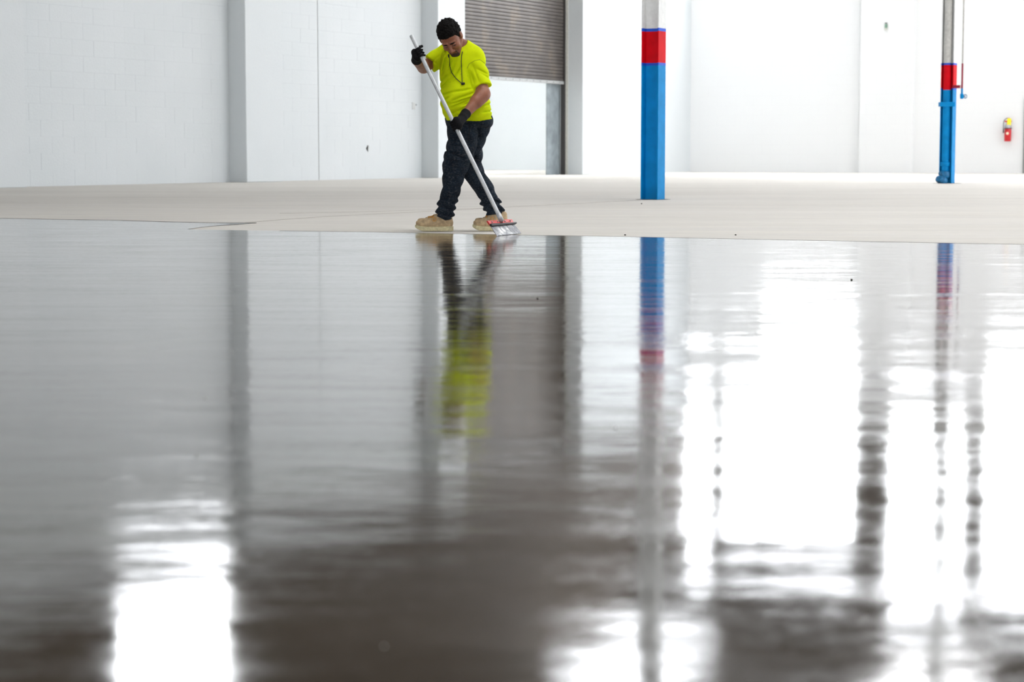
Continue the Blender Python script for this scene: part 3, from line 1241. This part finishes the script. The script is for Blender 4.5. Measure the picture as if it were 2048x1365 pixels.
# ---- head frame
HR = np.array([[0.924, -0.046, -0.379], [-0.299, -0.705, -0.643], [0.238, -0.708, 0.665]])
HR, _ = np.linalg.qr(HR)
HR = HR * np.sign(np.diag(HR))[None, :] if False else HR
ref = np.array([[0.924, -0.046, -0.379], [-0.299, -0.705, -0.643], [0.238, -0.708, 0.665]])
for i in range(3):
    if HR[:, i] @ ref[:, i] < 0:
        HR[:, i] *= -1
HS = 1.06
HC_ = Q(901.0, 74.6, -0.17)


def HL(x, y, z):
    return HC_ + HR @ (np.array([x, y, z]) * HS)


def hloc(P):
    X, Y, Z = P
    x, y, z = X - HC_[0], Y - HC_[1], Z - HC_[2]
    return tuple((x * HR[0, i] + y * HR[1, i] + z * HR[2, i]) / HS for i in range(3))


def face_sdf(P):
    L = hloc(P)
    d = ell(L, (0, -0.012, 0.03), (0.074, 0.094, 0.083))
    d = smin(d, ell(L, (0, 0.030, -0.03), (0.060, 0.060, 0.080)), 0.03)
    d = smin(d, ell(L, (0, 0.074, -0.108), (0.026, 0.018, 0.018)), 0.025)
    for s in (-1, 1):
        d = smin(d, cap(L, (s * 0.060, 0.005, -0.045), (s * 0.022, 0.070, -0.105), 0.018, 0.014), 0.02)
        d = smin(d, ell(L, (s * 0.040, 0.066, -0.032), (0.024, 0.020, 0.022)), 0.02)
        d = smax(d, -ell(L, (s * 0.031, 0.104, -0.003), (0.019, 0.018, 0.012)), 0.012)
        d = smin(d, cap(L, (s * 0.012, 0.090, 0.019), (s * 0.046, 0.080, 0.017), 0.009), 0.008)
        d = smin(d, ell(L, (s * 0.030, 0.082, -0.004), (0.014, 0.013, 0.010)), 0.003)
        d = smin(d, ell(L, (s * 0.014, 0.104, -0.043), (0.010, 0.011, 0.009)), 0.006)
        ear = ell(L, (s * 0.080, -0.008, -0.006), (0.010, 0.020, 0.033))
        ear = smax(ear, -ell(L, (s * 0.092, -0.003, -0.002), (0.008, 0.010, 0.018)), 0.004)
        d = smin(d, ear, 0.006)
    d = smin(d, cap(L, (0, 0.086, 0.004), (0, 0.114, -0.036), 0.010, 0.014), 0.010)
    d = smin(d, cap(L, (-0.018, 0.086, -0.067), (0.018, 0.086, -0.067), 0.008), 0.008)
    d = smin(d, cap(L, (-0.016, 0.084, -0.080), (0.016, 0.084, -0.080), 0.009), 0.008)
    d = smax(d, -cap(L, (-0.022, 0.097, -0.0735), (0.022, 0.097, -0.0735), 0.0028), 0.003)
    return d * HS


torso_st = [
    (256, 895, 986, 0.0, 0.150), (243, 891, 985, 0.0, 0.158), (232, 888, 984.5, -0.01, 0.168), (220, 884.5, 983, -0.025, 0.182), (205, 881, 981, -0.035, 0.190),
    (185, 881, 977, -0.03, 0.188), (165, 880, 972, -0.02, 0.172), (150, 879, 968, -0.015, 0.162), (135, 879, 965, -0.015, 0.155),
    (120, 881, 966, -0.02, 0.148), (106, 884, 962, -0.03, 0.132), (96, 889, 954, -0.04, 0.110), (88, 896, 946, -0.05, 0.088), (80, 905, 938, -0.06, 0.065)]
shl = Q(949, 116, -0.07)       # his left shoulder (picture right)
slh = Q(965, 175, -0.17)       # sleeve end
elbL = Q(966.5, 188, -0.20)
wrL = Q(931.5, 227.5, -0.335)
shr = Q(893, 108, 0.06)
slr = Q(860, 127, 0.015)
elbR = Q(847, 134, 0.0)
wrR = Q(833.5, 122, -0.215)
neck0 = Q(919, 98, -0.06)
neck1 = HL(0, -0.035, -0.045)

leg1 = [(235, 891, 958, -0.03, 0.13), (250, 894, 956, -0.04, 0.125), (280, 895.5, 955, -0.045, 0.11), (300, 891, 951, -0.05, 0.10), (320, 886, 945, -0.05, 0.095), (335, 885, 937, -0.045, 0.088),
        (352, 885, 930, -0.04, 0.082), (370, 885, 924, -0.035, 0.078), (382, 884, 921, -0.03, 0.075), (396, 878, 917, -0.02, 0.072), (405, 876, 914, -0.01, 0.072),
        (418, 873.5, 909.5, 0.0, 0.068), (427, 872, 909, 0.0, 0.066), (437, 871, 905, 0.0, 0.062), (446, 871, 904, 0.0, 0.06)]
leg2 = [(235, 925, 985, 0.03, 0.13), (251, 927, 982.5, 0.05, 0.125), (268, 925, 976.5, 0.06, 0.11), (287, 922, 969, 0.07, 0.10), (297, 920, 965, 0.075, 0.095), (320, 918, 965, 0.08, 0.09),
        (327, 920, 963, 0.08, 0.085), (342, 924, 968, 0.08, 0.082), (357, 929, 978, 0.08, 0.08), (373, 940, 987, 0.075, 0.076), (384, 951, 991, 0.07, 0.074), (398, 959, 999, 0.065, 0.070),
        (413, 963, 1005, 0.06, 0.066), (422, 970, 1008, 0.06, 0.062), (431, 974, 1009, 0.06, 0.058), (440, 976, 1010, 0.06, 0.056)]


def shrink(st, f, dz=0):
    out = []
    for py, l, r, dy, hd in st:
        m, h = (l + r) / 2, (r - l) / 2 * f
        out.append((py, m - h, m + h, dy, hd * f))
    return out


def body_sdf(P):
    d = loft(P, shrink([r for r in torso_st if r[0] < 235], 0.86))
    d = smin(d, loft(P, shrink([r for r in leg1 if r[0] < 412], 0.68)), 0.03)
    d = smin(d, loft(P, shrink([r for r in leg2 if r[0] < 412], 0.68)), 0.03)
    d = smin(d, cap(P, shl, elbL, 0.060, 0.050), 0.03)
    d = smin(d, cap(P, elbL, wrL, 0.0555, 0.034), 0.02)
    mid = elbL * 0.62 + wrL * 0.38
    d = smin(d, cap(P, elbL * 0.9 + wrL * 0.1, mid, 0.056, 0.050), 0.02)
    d = smin(d, cap(P, shr, elbR, 0.058, 0.045), 0.03)
    d = smin(d, cap(P, elbR, wrR, 0.050, 0.036), 0.02)
    d = smin(d, cap(P, neck0, neck1, 0.066, 0.056), 0.03)
    # hands run on inside the gloves
    d = smin(d, cap(P, wrL, Q(912, 245, -0.375), 0.028, 0.022), 0.02)
    d = smin(d, cap(P, wrR, Q(829, 108, -0.275), 0.028, 0.022), 0.02)
    d = smin(d, face_sdf(P), 0.012)
    return d


def axis(segs):
    out = [segs[0][0]]
    for a, b, st_ in segs:
        n = max(1, int(round((b - a) / st_)))
        out += list(np.linspace(a, b, n + 1)[1:])
    return np.array(out)


xl, xr = Q(818, 200)[0], Q(1016, 200)[0]
hx0, hx1 = HC_[0] - 0.15, HC_[0] + 0.15
hy0, hy1 = HC_[1] - 0.16, HC_[1] + 0.14
hz0, hz1 = HC_[2] - 0.17, HC_[2] + 0.15
ax_ = [axis([(xl, hx0, 0.009), (hx0, hx1, 0.0036), (hx1, xr, 0.009)]),
       axis([(Yp - 0.45, hy0, 0.010), (hy0, hy1, 0.0036), (hy1, Yp + 0.24, 0.009)]),
       axis([(0.06, 1.24, 0.010), (1.24, hz0, 0.007), (hz0, hz1, 0.0036)])]
person = sdf_mesh('person', body_sdf, None, None, 0, M['skin'], None, ax_)
tag(person, 'person in a fluorescent yellow t-shirt, dark jeans and black gloves, bent over a long scraper', 'person')

# ---- eyes, brows
for s in (-1, 1):
    mb = MB()
    pts = [HL(s * (0.018 + 0.007 * k), 0.097 - 0.0010 * k * k * 0.5, -0.0065 + 0.0006 * k) for k in range(5)]
    mb.tube(pts, [0.0015, 0.003, 0.0035, 0.003, 0.0012], 6)
    mb.build('eye', M['eye'], person, smooth=True)
    mb = MB()
    pts = [HL(s * (0.012 + 0.0095 * k), 0.100 - 0.0016 * k * k * 0.6, 0.018 + 0.0012 * k - 0.0007 * k * k) for k in range(5)]
    mb.tube(pts, [0.0035, 0.0055, 0.005, 0.004, 0.0015], 6)
    mb.build('eyebrow', M['hair'], person, smooth=True)


# ---- hair
def wob(P, f, ph=0.0):
    X, Y, Z = P
    return (np.sin(X * f + ph + 1.7 * np.sin(Y * f * 0.7 + ph)) * np.sin(Y * f * 1.1 + 2.1 * ph + 1.3 * np.sin(Z * f * 0.8)) * np.sin(Z * f * 0.93 + 0.7 * ph + 1.1 * np.sin(X * f * 0.6)))


def hair_sdf(P):
    L = hloc(P)
    d = ell(L, (0, -0.016, 0.036), (0.084, 0.104, 0.103))
    d = d + 0.0060 * wob(L, 230, 0.4) + 0.0060 * wob(L, 105, 1.2) + 0.003 * wob(L, 420, 2.2)
    ys = np.array([-0.13, -0.06, -0.025, 0.0, 0.02, 0.045, 0.07, 0.10])
    zs = np.array([-0.075, -0.065, -0.02, 0.012, -0.006, 0.045, 0.056, 0.062])
    hz = np.interp(L[1], ys, zs)
    d = smax(d, (hz - L[2]) * 0.7 + 0.0015 * wob(L, 300, 2.0), 0.008)
    inner = ell(L, (0, -0.012, 0.03), (0.070, 0.090, 0.079))
    return np.maximum(d, -inner) * HS


sdf_mesh('hair', hair_sdf, HC_ - 0.17, HC_ + 0.17, 0.003, M['hair'], person)


def beard_sdf(P):
    L = hloc(P)
    d = face_sdf(P) - 0.0022 - 0.0008 * wob(L, 500, 0.3)
    ch = ell(L, (0, 0.085, -0.104), (0.034, 0.035, 0.026))
    mo = cap(L, (-0.022, 0.10, -0.060), (0.022, 0.10, -0.060), 0.0075)
    si = np.minimum(cap(L, (-0.028, 0.09, -0.064), (-0.030, 0.085, -0.095), 0.007), cap(L, (0.028, 0.09, -0.064), (0.030, 0.085, -0.095), 0.007))
    m = np.minimum(np.minimum(ch, mo), si) * HS
    return smax(d, m, 0.004)


sdf_mesh('beard', beard_sdf, HL(0, 0.08, -0.08) - 0.07, HL(0, 0.08, -0.08) + 0.07, 0.0024, M['beard'], person)


# ---- t-shirt
def shirt_sdf(P):
    X, Y, Z = P
    st = [r for r in torso_st]
    d = loft(P, st)
    # belly
    d = smin(d, ell(P, Q(925, 208, -0.115), (0.150, 0.115, 0.13)), 0.06)
    d = smin(d, ell(P, Q(948, 112, -0.05), (0.075, 0.085, 0.075)), 0.05)
    s1 = cap(P, shl, slh, 0.080, 0.073)
    ax1 = slh - shl
    s1 = smax(s1, halfspace(P, slh, ax1 + np.array([0.015, 0, 0])), 0.004)
    s2 = cap(P, shr, slr, 0.078, 0.074)
    s2 = smax(s2, halfspace(P, slr, slr - shr), 0.004)
    s2 = smin(s2, cap(P, Q(905, 100, 0.02), shr, 0.07, 0.078), 0.03)
    fold = 0
    front = [((884, 192), (905, 186)), ((905, 186), (948, 179)), ((950, 187), (905, 203)), ((955, 196), (900, 218)), ((950, 210), (896, 232)),
             ((881, 165), (900, 150)), ((882, 178), (905, 158)), ((906, 118), (898, 140)), ((893, 112), (885, 150)), ((925, 135), (905, 165)),
             ((936, 138), (944, 178)), ((958, 215), (982, 208)), ((962, 226), (984, 222)), ((905, 225), (925, 240)), ((884, 205), (900, 196)), ((948, 196), (902, 210)), ((952, 203), (925, 212)), ((905, 84), (900, 112)), ((897, 92), (890, 108)), ((912, 118), (902, 155))]
    fold = creases(P, front, 0.019, 0.0075)
    wv = 0.0035 * np.sin((Z * 0.9 - X * 0.35) * 95 + 2.0 * np.sin(X * 21)) * np.clip((Q(0, 175)[2] - Z) * 8, 0, 1)
    d = d + fold + wv * 0.8
    s1 = s1 + 0.0035 * np.sin(Z * 70 + X * 45 + 1.0) + creases(P, [((938, 136), (950, 172)), ((955, 140), (975, 150)), ((968, 128), (980, 140)), ((946, 132), (958, 165)), ((962, 148), (980, 160))], 0.009, 0.007)
    s2 = s2 + 0.004 * np.sin(X * 75 - Z * 30) + creases(P, [((880, 110), (862, 128)), ((876, 130), (856, 116)), ((850, 116), (862, 124))], 0.006, 0.007)
    d = smin(d, s1, 0.018)
    d = smin(d, s2, 0.022)
    # hem: slightly curved cut
    hem = np.interp(X, [Q(890, 240)[0], Q(905, 241)[0], Q(935, 242)[0], Q(960, 243)[0], Q(985, 239)[0]],
                    [Q(890, 243)[2], Q(905, 242)[2], Q(935, 243)[2], Q(960, 243.5)[2], Q(985, 238.5)[2]])
    d = smax(d, hem - Z, 0.006)
    # neck opening
    nk = ell(P, neck0 * 0.8 + neck1 * 0.2 + np.array([-0.005, -0.02, 0.03]), (0.078, 0.088, 0.055))
    d = smax(d, -nk, 0.006)
    # hem and sleeve openings hollowed
    inn = loft(P, shrink(st, 0.93))
    d = smax(d, -np.maximum(inn, Z - hem - 0.03), 0.004)
    return d


lo = np.array([Q(842, 0)[0], Yp - 0.36, Q(0, 250)[2]])
hi = np.array([Q(992, 0)[0], Yp + 0.24, Q(0, 68)[2]])
shirt = sdf_mesh('t_shirt', shirt_sdf, lo, hi, 0.0058, M['shirt'], person)


# ---- jeans
def jeans_sdf(P):
    X, Y, Z = P
    zk = Q(0, 392)[2]

    def wr(ph):
        low = np.clip((zk - Z) / 0.05, 0, 1)
        a = 0.0095 * low * np.sin(Z * 112 + 2.4 * np.sin(X * 26 + ph) + ph + Y * 18)
        b = 0.0040 * (1 - low) * np.sin(Z * 62 + X * 38 + 2.0 * np.sin(X * 17 + Y * 25 + ph) + ph)
        return a + b
    d1 = loft(P, leg1) + wr(0.4)
    hz1 = np.interp(X, [Q(868, 0)[0], Q(890, 0)[0], Q(905, 0)[0]], [Q(0, 430)[2], Q(0, 441)[2], Q(0, 438)[2]])
    d1 = smax(d1, hz1 - Z, 0.004)
    d2 = loft(P, leg2) + wr(2.1)
    hz2 = np.interp(X, [Q(972, 0)[0], Q(1008, 0)[0]], [Q(0, 432)[2], Q(0, 427)[2]])
    d2 = smax(d2, hz2 - Z, 0.004)
    cr1 = creases(P, [((890, 300), (930, 318)), ((887, 318), (925, 325)), ((886, 335), (915, 345)), ((935, 255), (905, 290)), ((900, 290), (940, 296)), ((888, 356), (915, 366)), ((893, 378), (918, 372)), ((900, 262), (925, 285)), ((890, 308), (918, 306)), ((890, 328), (930, 340)), ((905, 300), (935, 280)), ((892, 348), (925, 352)), ((880, 400), (912, 393)), ((879, 412), (905, 416))], 0.010, 0.006)
    cr2 = creases(P, [((960, 300), (935, 330)), ((962, 325), (940, 345)), ((975, 262), (950, 275)), ((985, 380), (960, 390)), ((970, 345), (940, 360)), ((968, 400), (998, 395)), ((974, 414), (1003, 409)), ((955, 312), (940, 318))], 0.010, 0.006)
    hips = loft(P, [(252, 894, 984, 0, 0.15), (243, 893, 985, 0.0, 0.152), (234, 893, 984, 0.0, 0.150), (226, 892, 982, 0, 0.15)])
    d = smin(d1 + cr1, d2 + cr2, 0.010)
    d = smin(d, hips, 0.03)
    top = Q(0, 230)[2]
    return smax(d, Z - top, 0.004)


lo = np.array([Q(862, 0)[0], Yp - 0.24, Q(0, 447)[2]])
hi = np.array([Q(1018, 0)[0], Yp + 0.24, Q(0, 226)[2]])
jeans = sdf_mesh('jeans', jeans_sdf, lo, hi, 0.0058, M['jeans'], person)
# back pocket seam and a side seam as thin raised lines
from mathutils.bvhtree import BVHTree


def bvh_of(o):
    me = o.data
    vs = np.empty(len(me.vertices) * 3)
    me.vertices.foreach_get('co', vs)
    vs = vs.reshape(-1, 3)
    return BVHTree.FromPolygons([tuple(v) for v in vs], [tuple(p.vertices) for p in me.polygons])


bv_shirt, bv_jeans = bvh_of(shirt), bvh_of(jeans)


def on_surface(bv, px, py, off, fallback=-0.2):
    d = pray(px, py).normalized()
    h = bv.ray_cast(Vector((0, 0, CAMH)), d, 40)
    if h[0] is None:
        return Vector(Q(px, py, fallback))
    return h[0] - d * off


def resample(pts, n):
    pts = [np.array(p, float) for p in pts]
    out = []
    for i in range(n + 1):
        u = i / n * (len(pts) - 1)
        k = min(int(u), len(pts) - 2)
        out.append(tuple(pts[k] + (pts[k + 1] - pts[k]) * (u - k)))
    return out


def surf_tube(bv, pxs, r, name, mat, parent, off=0.002, n=None, fallback=-0.2):
    pts = [on_surface(bv, x, y, off, fallback) for x, y in resample(pxs, n or 4 * len(pxs))]
    return MB().tube(pts, r, 6).build(name, mat, parent, smooth=True)


seam_m = simple('shirt_seam', srgb(150, 165, 10), 0.9)
surf_tube(bv_shirt, [(934, 137), (938, 128), (950, 121), (960, 119.5), (970, 127)], 0.0022, 'seam', seam_m, shirt, 0.0)
surf_tube(bv_jeans, [(962, 250), (970, 256), (979, 254)], 0.0022, 'pocket_seam', simple('jeans_seam', srgb(8, 10, 14), 0.9), jeans, 0.0)
surf_tube(bv_jeans, [(938, 246), (939, 262), (936, 285)], 0.0022, 'side_seam', simple('jeans_seam2', srgb(8, 10, 14), 0.9), jeans, 0.0)

# ---- lanyard of the ear plugs
cordp = [(897.5, 109), (899, 120), (899.5, 132), (903, 145), (911, 156), (919, 163), (924, 167)]
lan = surf_tube(bv_shirt, cordp, 0.0030, 'neck_cord', M['cord'], person, 0.006, 26)
surf_tube(bv_shirt, [(925, 103), (923, 112), (922.5, 125), (923.5, 145), (924.5, 167)], 0.0030, 'neck_cord', M['cord'], person, 0.006, 24)
surf_tube(bv_shirt, [(896.8, 109), (897.6, 115)], 0.006, 'cord_sleeve', M['cord'], person, 0.008, 4)
c1 = on_surface(bv_shirt, 922.5, 168.5, 0.010)
c2 = on_surface(bv_shirt, 929.5, 166.5, 0.010)
MB().tube([c1, (c1 + c2) / 2, c2], [0.008, 0.010, 0.008], 10).build('cord_clip', M['cord'], person, smooth=True)

# ================================================================== SCRAPER
p_top = Vector(Q(822.5, 71, -0.26))
bl_l = floor_pt(993.5, 472.6, 0.004)
bl_r = floor_pt(1042, 467.4, 0.004)
tl_l = Vector(at(980.6, 453, bl_l.y + 0.05))
tl_r = Vector(at(1027.8, 449.3, bl_r.y + 0.05))
mid_top = (tl_l + tl_r) / 2
p_bot = Vector(at(1004, 443.5, mid_top.y + 0.01))
A = (p_bot - p_top).normalized()
scr = empty('floor_scraper', (mid_top.x, mid_top.y, 0), 'long-handled floor scraper with steel blade and red bracket, held in both gloved hands', 'scraper')
MB().tube([p_top, p_top + A * 0.01, p_bot - A * 0.02, p_bot], [0.0145, 0.0155, 0.0155, 0.0155], 18).build('pole', M['steel'], scr, smooth=True)
MB().tube([p_top - A * 0.001, p_top + A * 0.004], 0.0120, 14).build('pole_end', M['track'], scr)
MB().tube([p_bot - A * 0.07, p_bot - A * 0.005], [0.0185, 0.020], 16).build('socket', M['steel'], scr, smooth=True)
nb_ = (tl_r - tl_l).cross(bl_l - tl_l).normalized()
if nb_.y > 0:
    nb_ = -nb_
MB().prism([bl_l, bl_r, tl_r, tl_l], nb_ * 0.004).build('blade', M['blade'], scr)
ub = ((tl_l - bl_l) + (tl_r - bl_r)).normalized()
ex_ = (tl_r - tl_l).normalized()
rb0, rb1 = tl_l + ub * 0.004 - ex_ * 0.006 + nb_ * 0.002, tl_r + ub * 0.004 + ex_ * 0.03 + nb_ * 0.002
MB().prism([rb0 - ub * 0.012, rb1 - ub * 0.006, rb1 + ub * 0.004, rb0 + ub * 0.010], nb_ * 0.016).build('rubber_strip', M['black'], scr)
bw_ = (tl_r - tl_l)
for f0, f1 in ((-0.02, 0.40), (0.53, 0.99)):
    q0, q1 = tl_l + bw_ * f0 + ub * 0.012, tl_l + bw_ * f1 + ub * 0.012
    br = MB().prism([q0, q1, q1 + ub * 0.034, q0 + ub * 0.038], nb_ * 0.012).build('bracket_plate', M['redmetal'], scr)
    for ff in ((0.3, 0.85) if f0 < 0 else (0.25, 0.75)):
        c_ = q0 + (q1 - q0) * ff + ub * 0.018 + nb_ * 0.012
        MB().lathe(c_, nb_, [(0, 0.007), (0.005, 0.007), (0.007, 0.003)], 8).build('bolt', M['galv'], br)
q0, q1 = tl_l + bw_ * 0.36 + ub * 0.005, tl_l + bw_ * 0.57 + ub * 0.005
MB().prism([q0, q1, q1 + ub * 0.03, q0 + ub * 0.03], nb_ * 0.004).build('bracket_web', M['redmetal'], scr)


def pole_at(py):
    lo_, hi_ = 0.0, (p_bot - p_top).length
    for _ in range(50):
        m = (lo_ + hi_) / 2
        if proj(p_top + A * m)[1] < py:
            lo_ = m
        else:
            hi_ = m
    return p_top + A * lo_


# ---- gloves
def glove(name, C, S, wrist, spread, tips, thumb, palm_r, cuff):
    """C grip centre on the pole, S side of the palm, fingers pass in front of the pole"""
    An = np.array(A)
    C = np.array(C)
    S = np.array(S, float)
    S = S - An * (S @ An)
    S /= np.linalg.norm(S)
    Fr = np.cross(An, S)
    if Fr[1] > 0:
        Fr = -Fr
    R = 0.0270
    chains = []
    for i in range(4):
        off = (i - 1.5) * spread
        cc = C + An * off
        end = tips[i]
        pts = []
        for a in np.linspace(-35, end, 5):
            a = math.radians(a)
            rr = R + (0.006 if a < 0.3 else 0.0)
            pts.append(cc + rr * (S * math.cos(a) + Fr * math.sin(a)) + An * 0.004 * math.sin(a * 1.3 + i))
        chains.append(pts)
    tpts = [np.array(p) for p in thumb(C, S, Fr, An)]
    pc_ = C + S * 0.037 - Fr * 0.004
    wrist = np.array(wrist)

    def fn(P):
        d = None
        for i, pts in enumerate(chains):
            f = None
            for k in range(4):
                e = cap(P, pts[k], pts[k + 1], 0.0112 - 0.0007 * k, 0.0112 - 0.0007 * (k + 1))
                f = e if f is None else smin(f, e, 0.002)
            d = f if d is None else smin(d, f, 0.0015)
        pa, pb_ = C + S * 0.033 - An * spread * 1.45, C + S * 0.033 + An * spread * 1.45
        palm = cap(P, pa, pb_, 0.021, 0.019)
        palm = smin(palm, cap(P, pc_ + An * 0.015, wrist * 0.55 + pc_ * 0.45 + An * 0.006, palm_r * 0.8, palm_r * 0.85), 0.02)
        palm = smin(palm, cap(P, pc_ - An * 0.018, wrist * 0.55 + pc_ * 0.45, palm_r * 0.75, palm_r * 0.8), 0.02)
        palm = smin(palm, cap(P, wrist * 0.6 + pc_ * 0.4, wrist, palm_r, cuff), 0.018)
        d = smin(d, palm, 0.006)
        tt = None
        for k in range(len(tpts) - 1):
            e = cap(P, tpts[k], tpts[k + 1], 0.0135 - 0.001 * k, 0.0130 - 0.001 * k)
            tt = e if tt is None else smin(tt, e, 0.002)
        d = smin(d, tt, 0.004)
        dirw = wrist - pc_
        d = smax(d, halfspace(P, wrist + dirw / np.linalg.norm(dirw) * 0.012, dirw), 0.003)
        return d
    allp = np.array([p for ch in chains for p in ch] + [wrist, pc_] + tpts)
    return sdf_mesh(name, fn, allp.min(0) - 0.06, allp.max(0) + 0.06, 0.0032, M['glove'], person)


C1 = pole_at(106)
g1 = glove('glove', C1, (-1, 0.25, 0), wrR + np.array([0, -0.012, 0.008]), 0.0215, (165, 190, 195, 180),
           lambda C, S, Fr, An: [C + S * 0.034 - An * 0.02 - Fr * 0.015, C + S * 0.012 - An * 0.045 - Fr * 0.026, C - S * 0.018 - An * 0.048 - Fr * 0.020, C - S * 0.036 - An * 0.040 - Fr * 0.004],
           0.032, 0.043)
C2 = pole_at(251)
g2 = glove('glove', C2, (0.75, -0.75, 0.0), wrL + np.array([0.0, 0.0, 0.0]), 0.0215, (150, 160, 158, 150),
           lambda C, S, Fr, An: [C + S * 0.034 + An * 0.0 - Fr * 0.012, C + S * 0.020 + An * 0.022 - Fr * 0.028, C - S * 0.004 + An * 0.040 - Fr * 0.030, C - S * 0.020 + An * 0.044 - Fr * 0.020],
           0.034, 0.041)


# ---- boots
def boot(x_toe, x_heel, py_s, dy, shaft_x0, shaft_x1, shaft_top, label):
    zb = 0.004
    toe, heel = Q(x_toe, py_s, dy), Q(x_heel, py_s, dy)
    yc = Yp + dy
    L_ = heel[0] - toe[0]
    X0 = toe[0]
    st_ = 0.040       # sole thickness

    def zbot(X):
        u = (X - X0) / L_
        return zb + 0.030 * np.clip((0.24 - u) / 0.24, 0, 1) ** 1.6

    def ztop(X):
        u = (X - X0) / L_
        return zb + 0.036 + 0.016 * np.clip((0.30 - u) / 0.30, 0, 1) ** 1.4 + 0.004 * np.clip((u - 0.6) / 0.4, 0, 1)

    def sole_fn(P):
        X, Y, Z = P
        plan = cap((X, Y, 0.0), (X0 + 0.050, yc, 0), (X0 + L_ - 0.042, yc, 0), 0.050, 0.042)
        return smax(plan, np.maximum(zbot(X) - Z, Z - ztop(X)), 0.004)

    def up_fn(P):
        X, Y, Z = P
        d = cap(P, (X0 + 0.052, yc, 0.062), (X0 + 0.085, yc, 0.062), 0.043, 0.045)
        d = smin(d, ell(P, (X0 + 0.045, yc, 0.068), (0.036, 0.040, 0.034)), 0.01)
        d = smin(d, cap(P, (X0 + 0.10, yc, 0.062), (X0 + L_ - 0.048, yc, 0.062), 0.043, 0.041), 0.02)
        sx0, sx1 = Q(shaft_x0, 440, dy)[0], Q(shaft_x1, 440, dy)[0]
        zt2 = Q(0, shaft_top)[2]
        d = smin(d, cap(P, (X0 + 0.12, yc, 0.070), ((sx0 * 0.6 + sx1 * 0.4), yc, 0.12), 0.038, 0.036), 0.03)
        d = smin(d, cap(P, (sx0 + 0.05, yc, 0.075), (sx0 + 0.052, yc, zt2 - 0.03), 0.046, 0.045), 0.025)
        d = smin(d, cap(P, (sx1 - 0.042, yc, 0.075), (sx1 - 0.043, yc, zt2 - 0.03), 0.042, 0.041), 0.025)
        seam = np.abs(np.sqrt((X - X0 - 0.048) ** 2 + (Y - yc) ** 2) - 0.030)
        d = d + 0.006 * np.exp(-(seam / 0.004) ** 2) * (Z > 0.07)
        # quarter seam
        sx = X0 + 0.118 + 0.25 * (Z - 0.05)
        d = d + 0.005 * np.exp(-((X - sx) / 0.004) ** 2)
        d = smax(d, (ztop(X) - 0.004) - Z, 0.003)
        return smax(d, Z - zt2, 0.004)
    lo_ = np.array([X0 - 0.02, yc - 0.08, -0.01])
    hi_ = np.array([X0 + L_ + 0.03, yc + 0.08, Q(0, shaft_top)[2] + 0.01])
    b = sdf_mesh('boot', up_fn, lo_, hi_, 0.0042, M['boot'], person)
    b['label'] = label
    sdf_mesh('sole', sole_fn, lo_, hi_, 0.0042, M['sole'], b)
    bv = bvh_of(b)
    return b, bv, X0, yc


b1_, bvb1, X01, yc1 = boot(830, 907, 464, 0.0, 869, 905, 428, 'tan work boot stepping forward on a thick cream sole')
b2_, bvb2, X02, yc2 = boot(945, 1016, 465, 0.06, 974, 1015, 424, 'tan work boot half hidden behind the scraper blade')
for bo, bv, X0, yc, hx_ in ((b1_, bvb1, X01, yc1, 0.0), (b2_, bvb2, X02, yc2, -0.01)):
    for k in range(4):
        xx = X0 + 0.108 + 0.013 * k + hx_ * 0
        pts = []
        for j in range(7):
            yy = yc - 0.030 + 0.060 * j / 6
            h = bv.ray_cast(Vector((xx + 0.006 * math.sin(j * 1.3 + k), yy, 0.4)), Vector((0, 0, -1)), 1)
            if h[0] is not None:
                pts.append(h[0] + Vector((0, 0, 0.003)))
        if len(pts) > 2:
            MB().tube(pts, 0.0036, 6).build('lace', M['lace'], bo, smooth=True)
    # bow loops hanging on the near side
    pts = []
    for k in range(9):
        a = 2 * math.pi * k / 8
        pts.append(Vector((X0 + 0.155 + 0.012 * math.cos(a), yc - 0.050, 0.098 + 0.016 * math.sin(a))))
    MB().tube(pts, 0.003, 6).build('lace', M['lace'], bo, smooth=True)
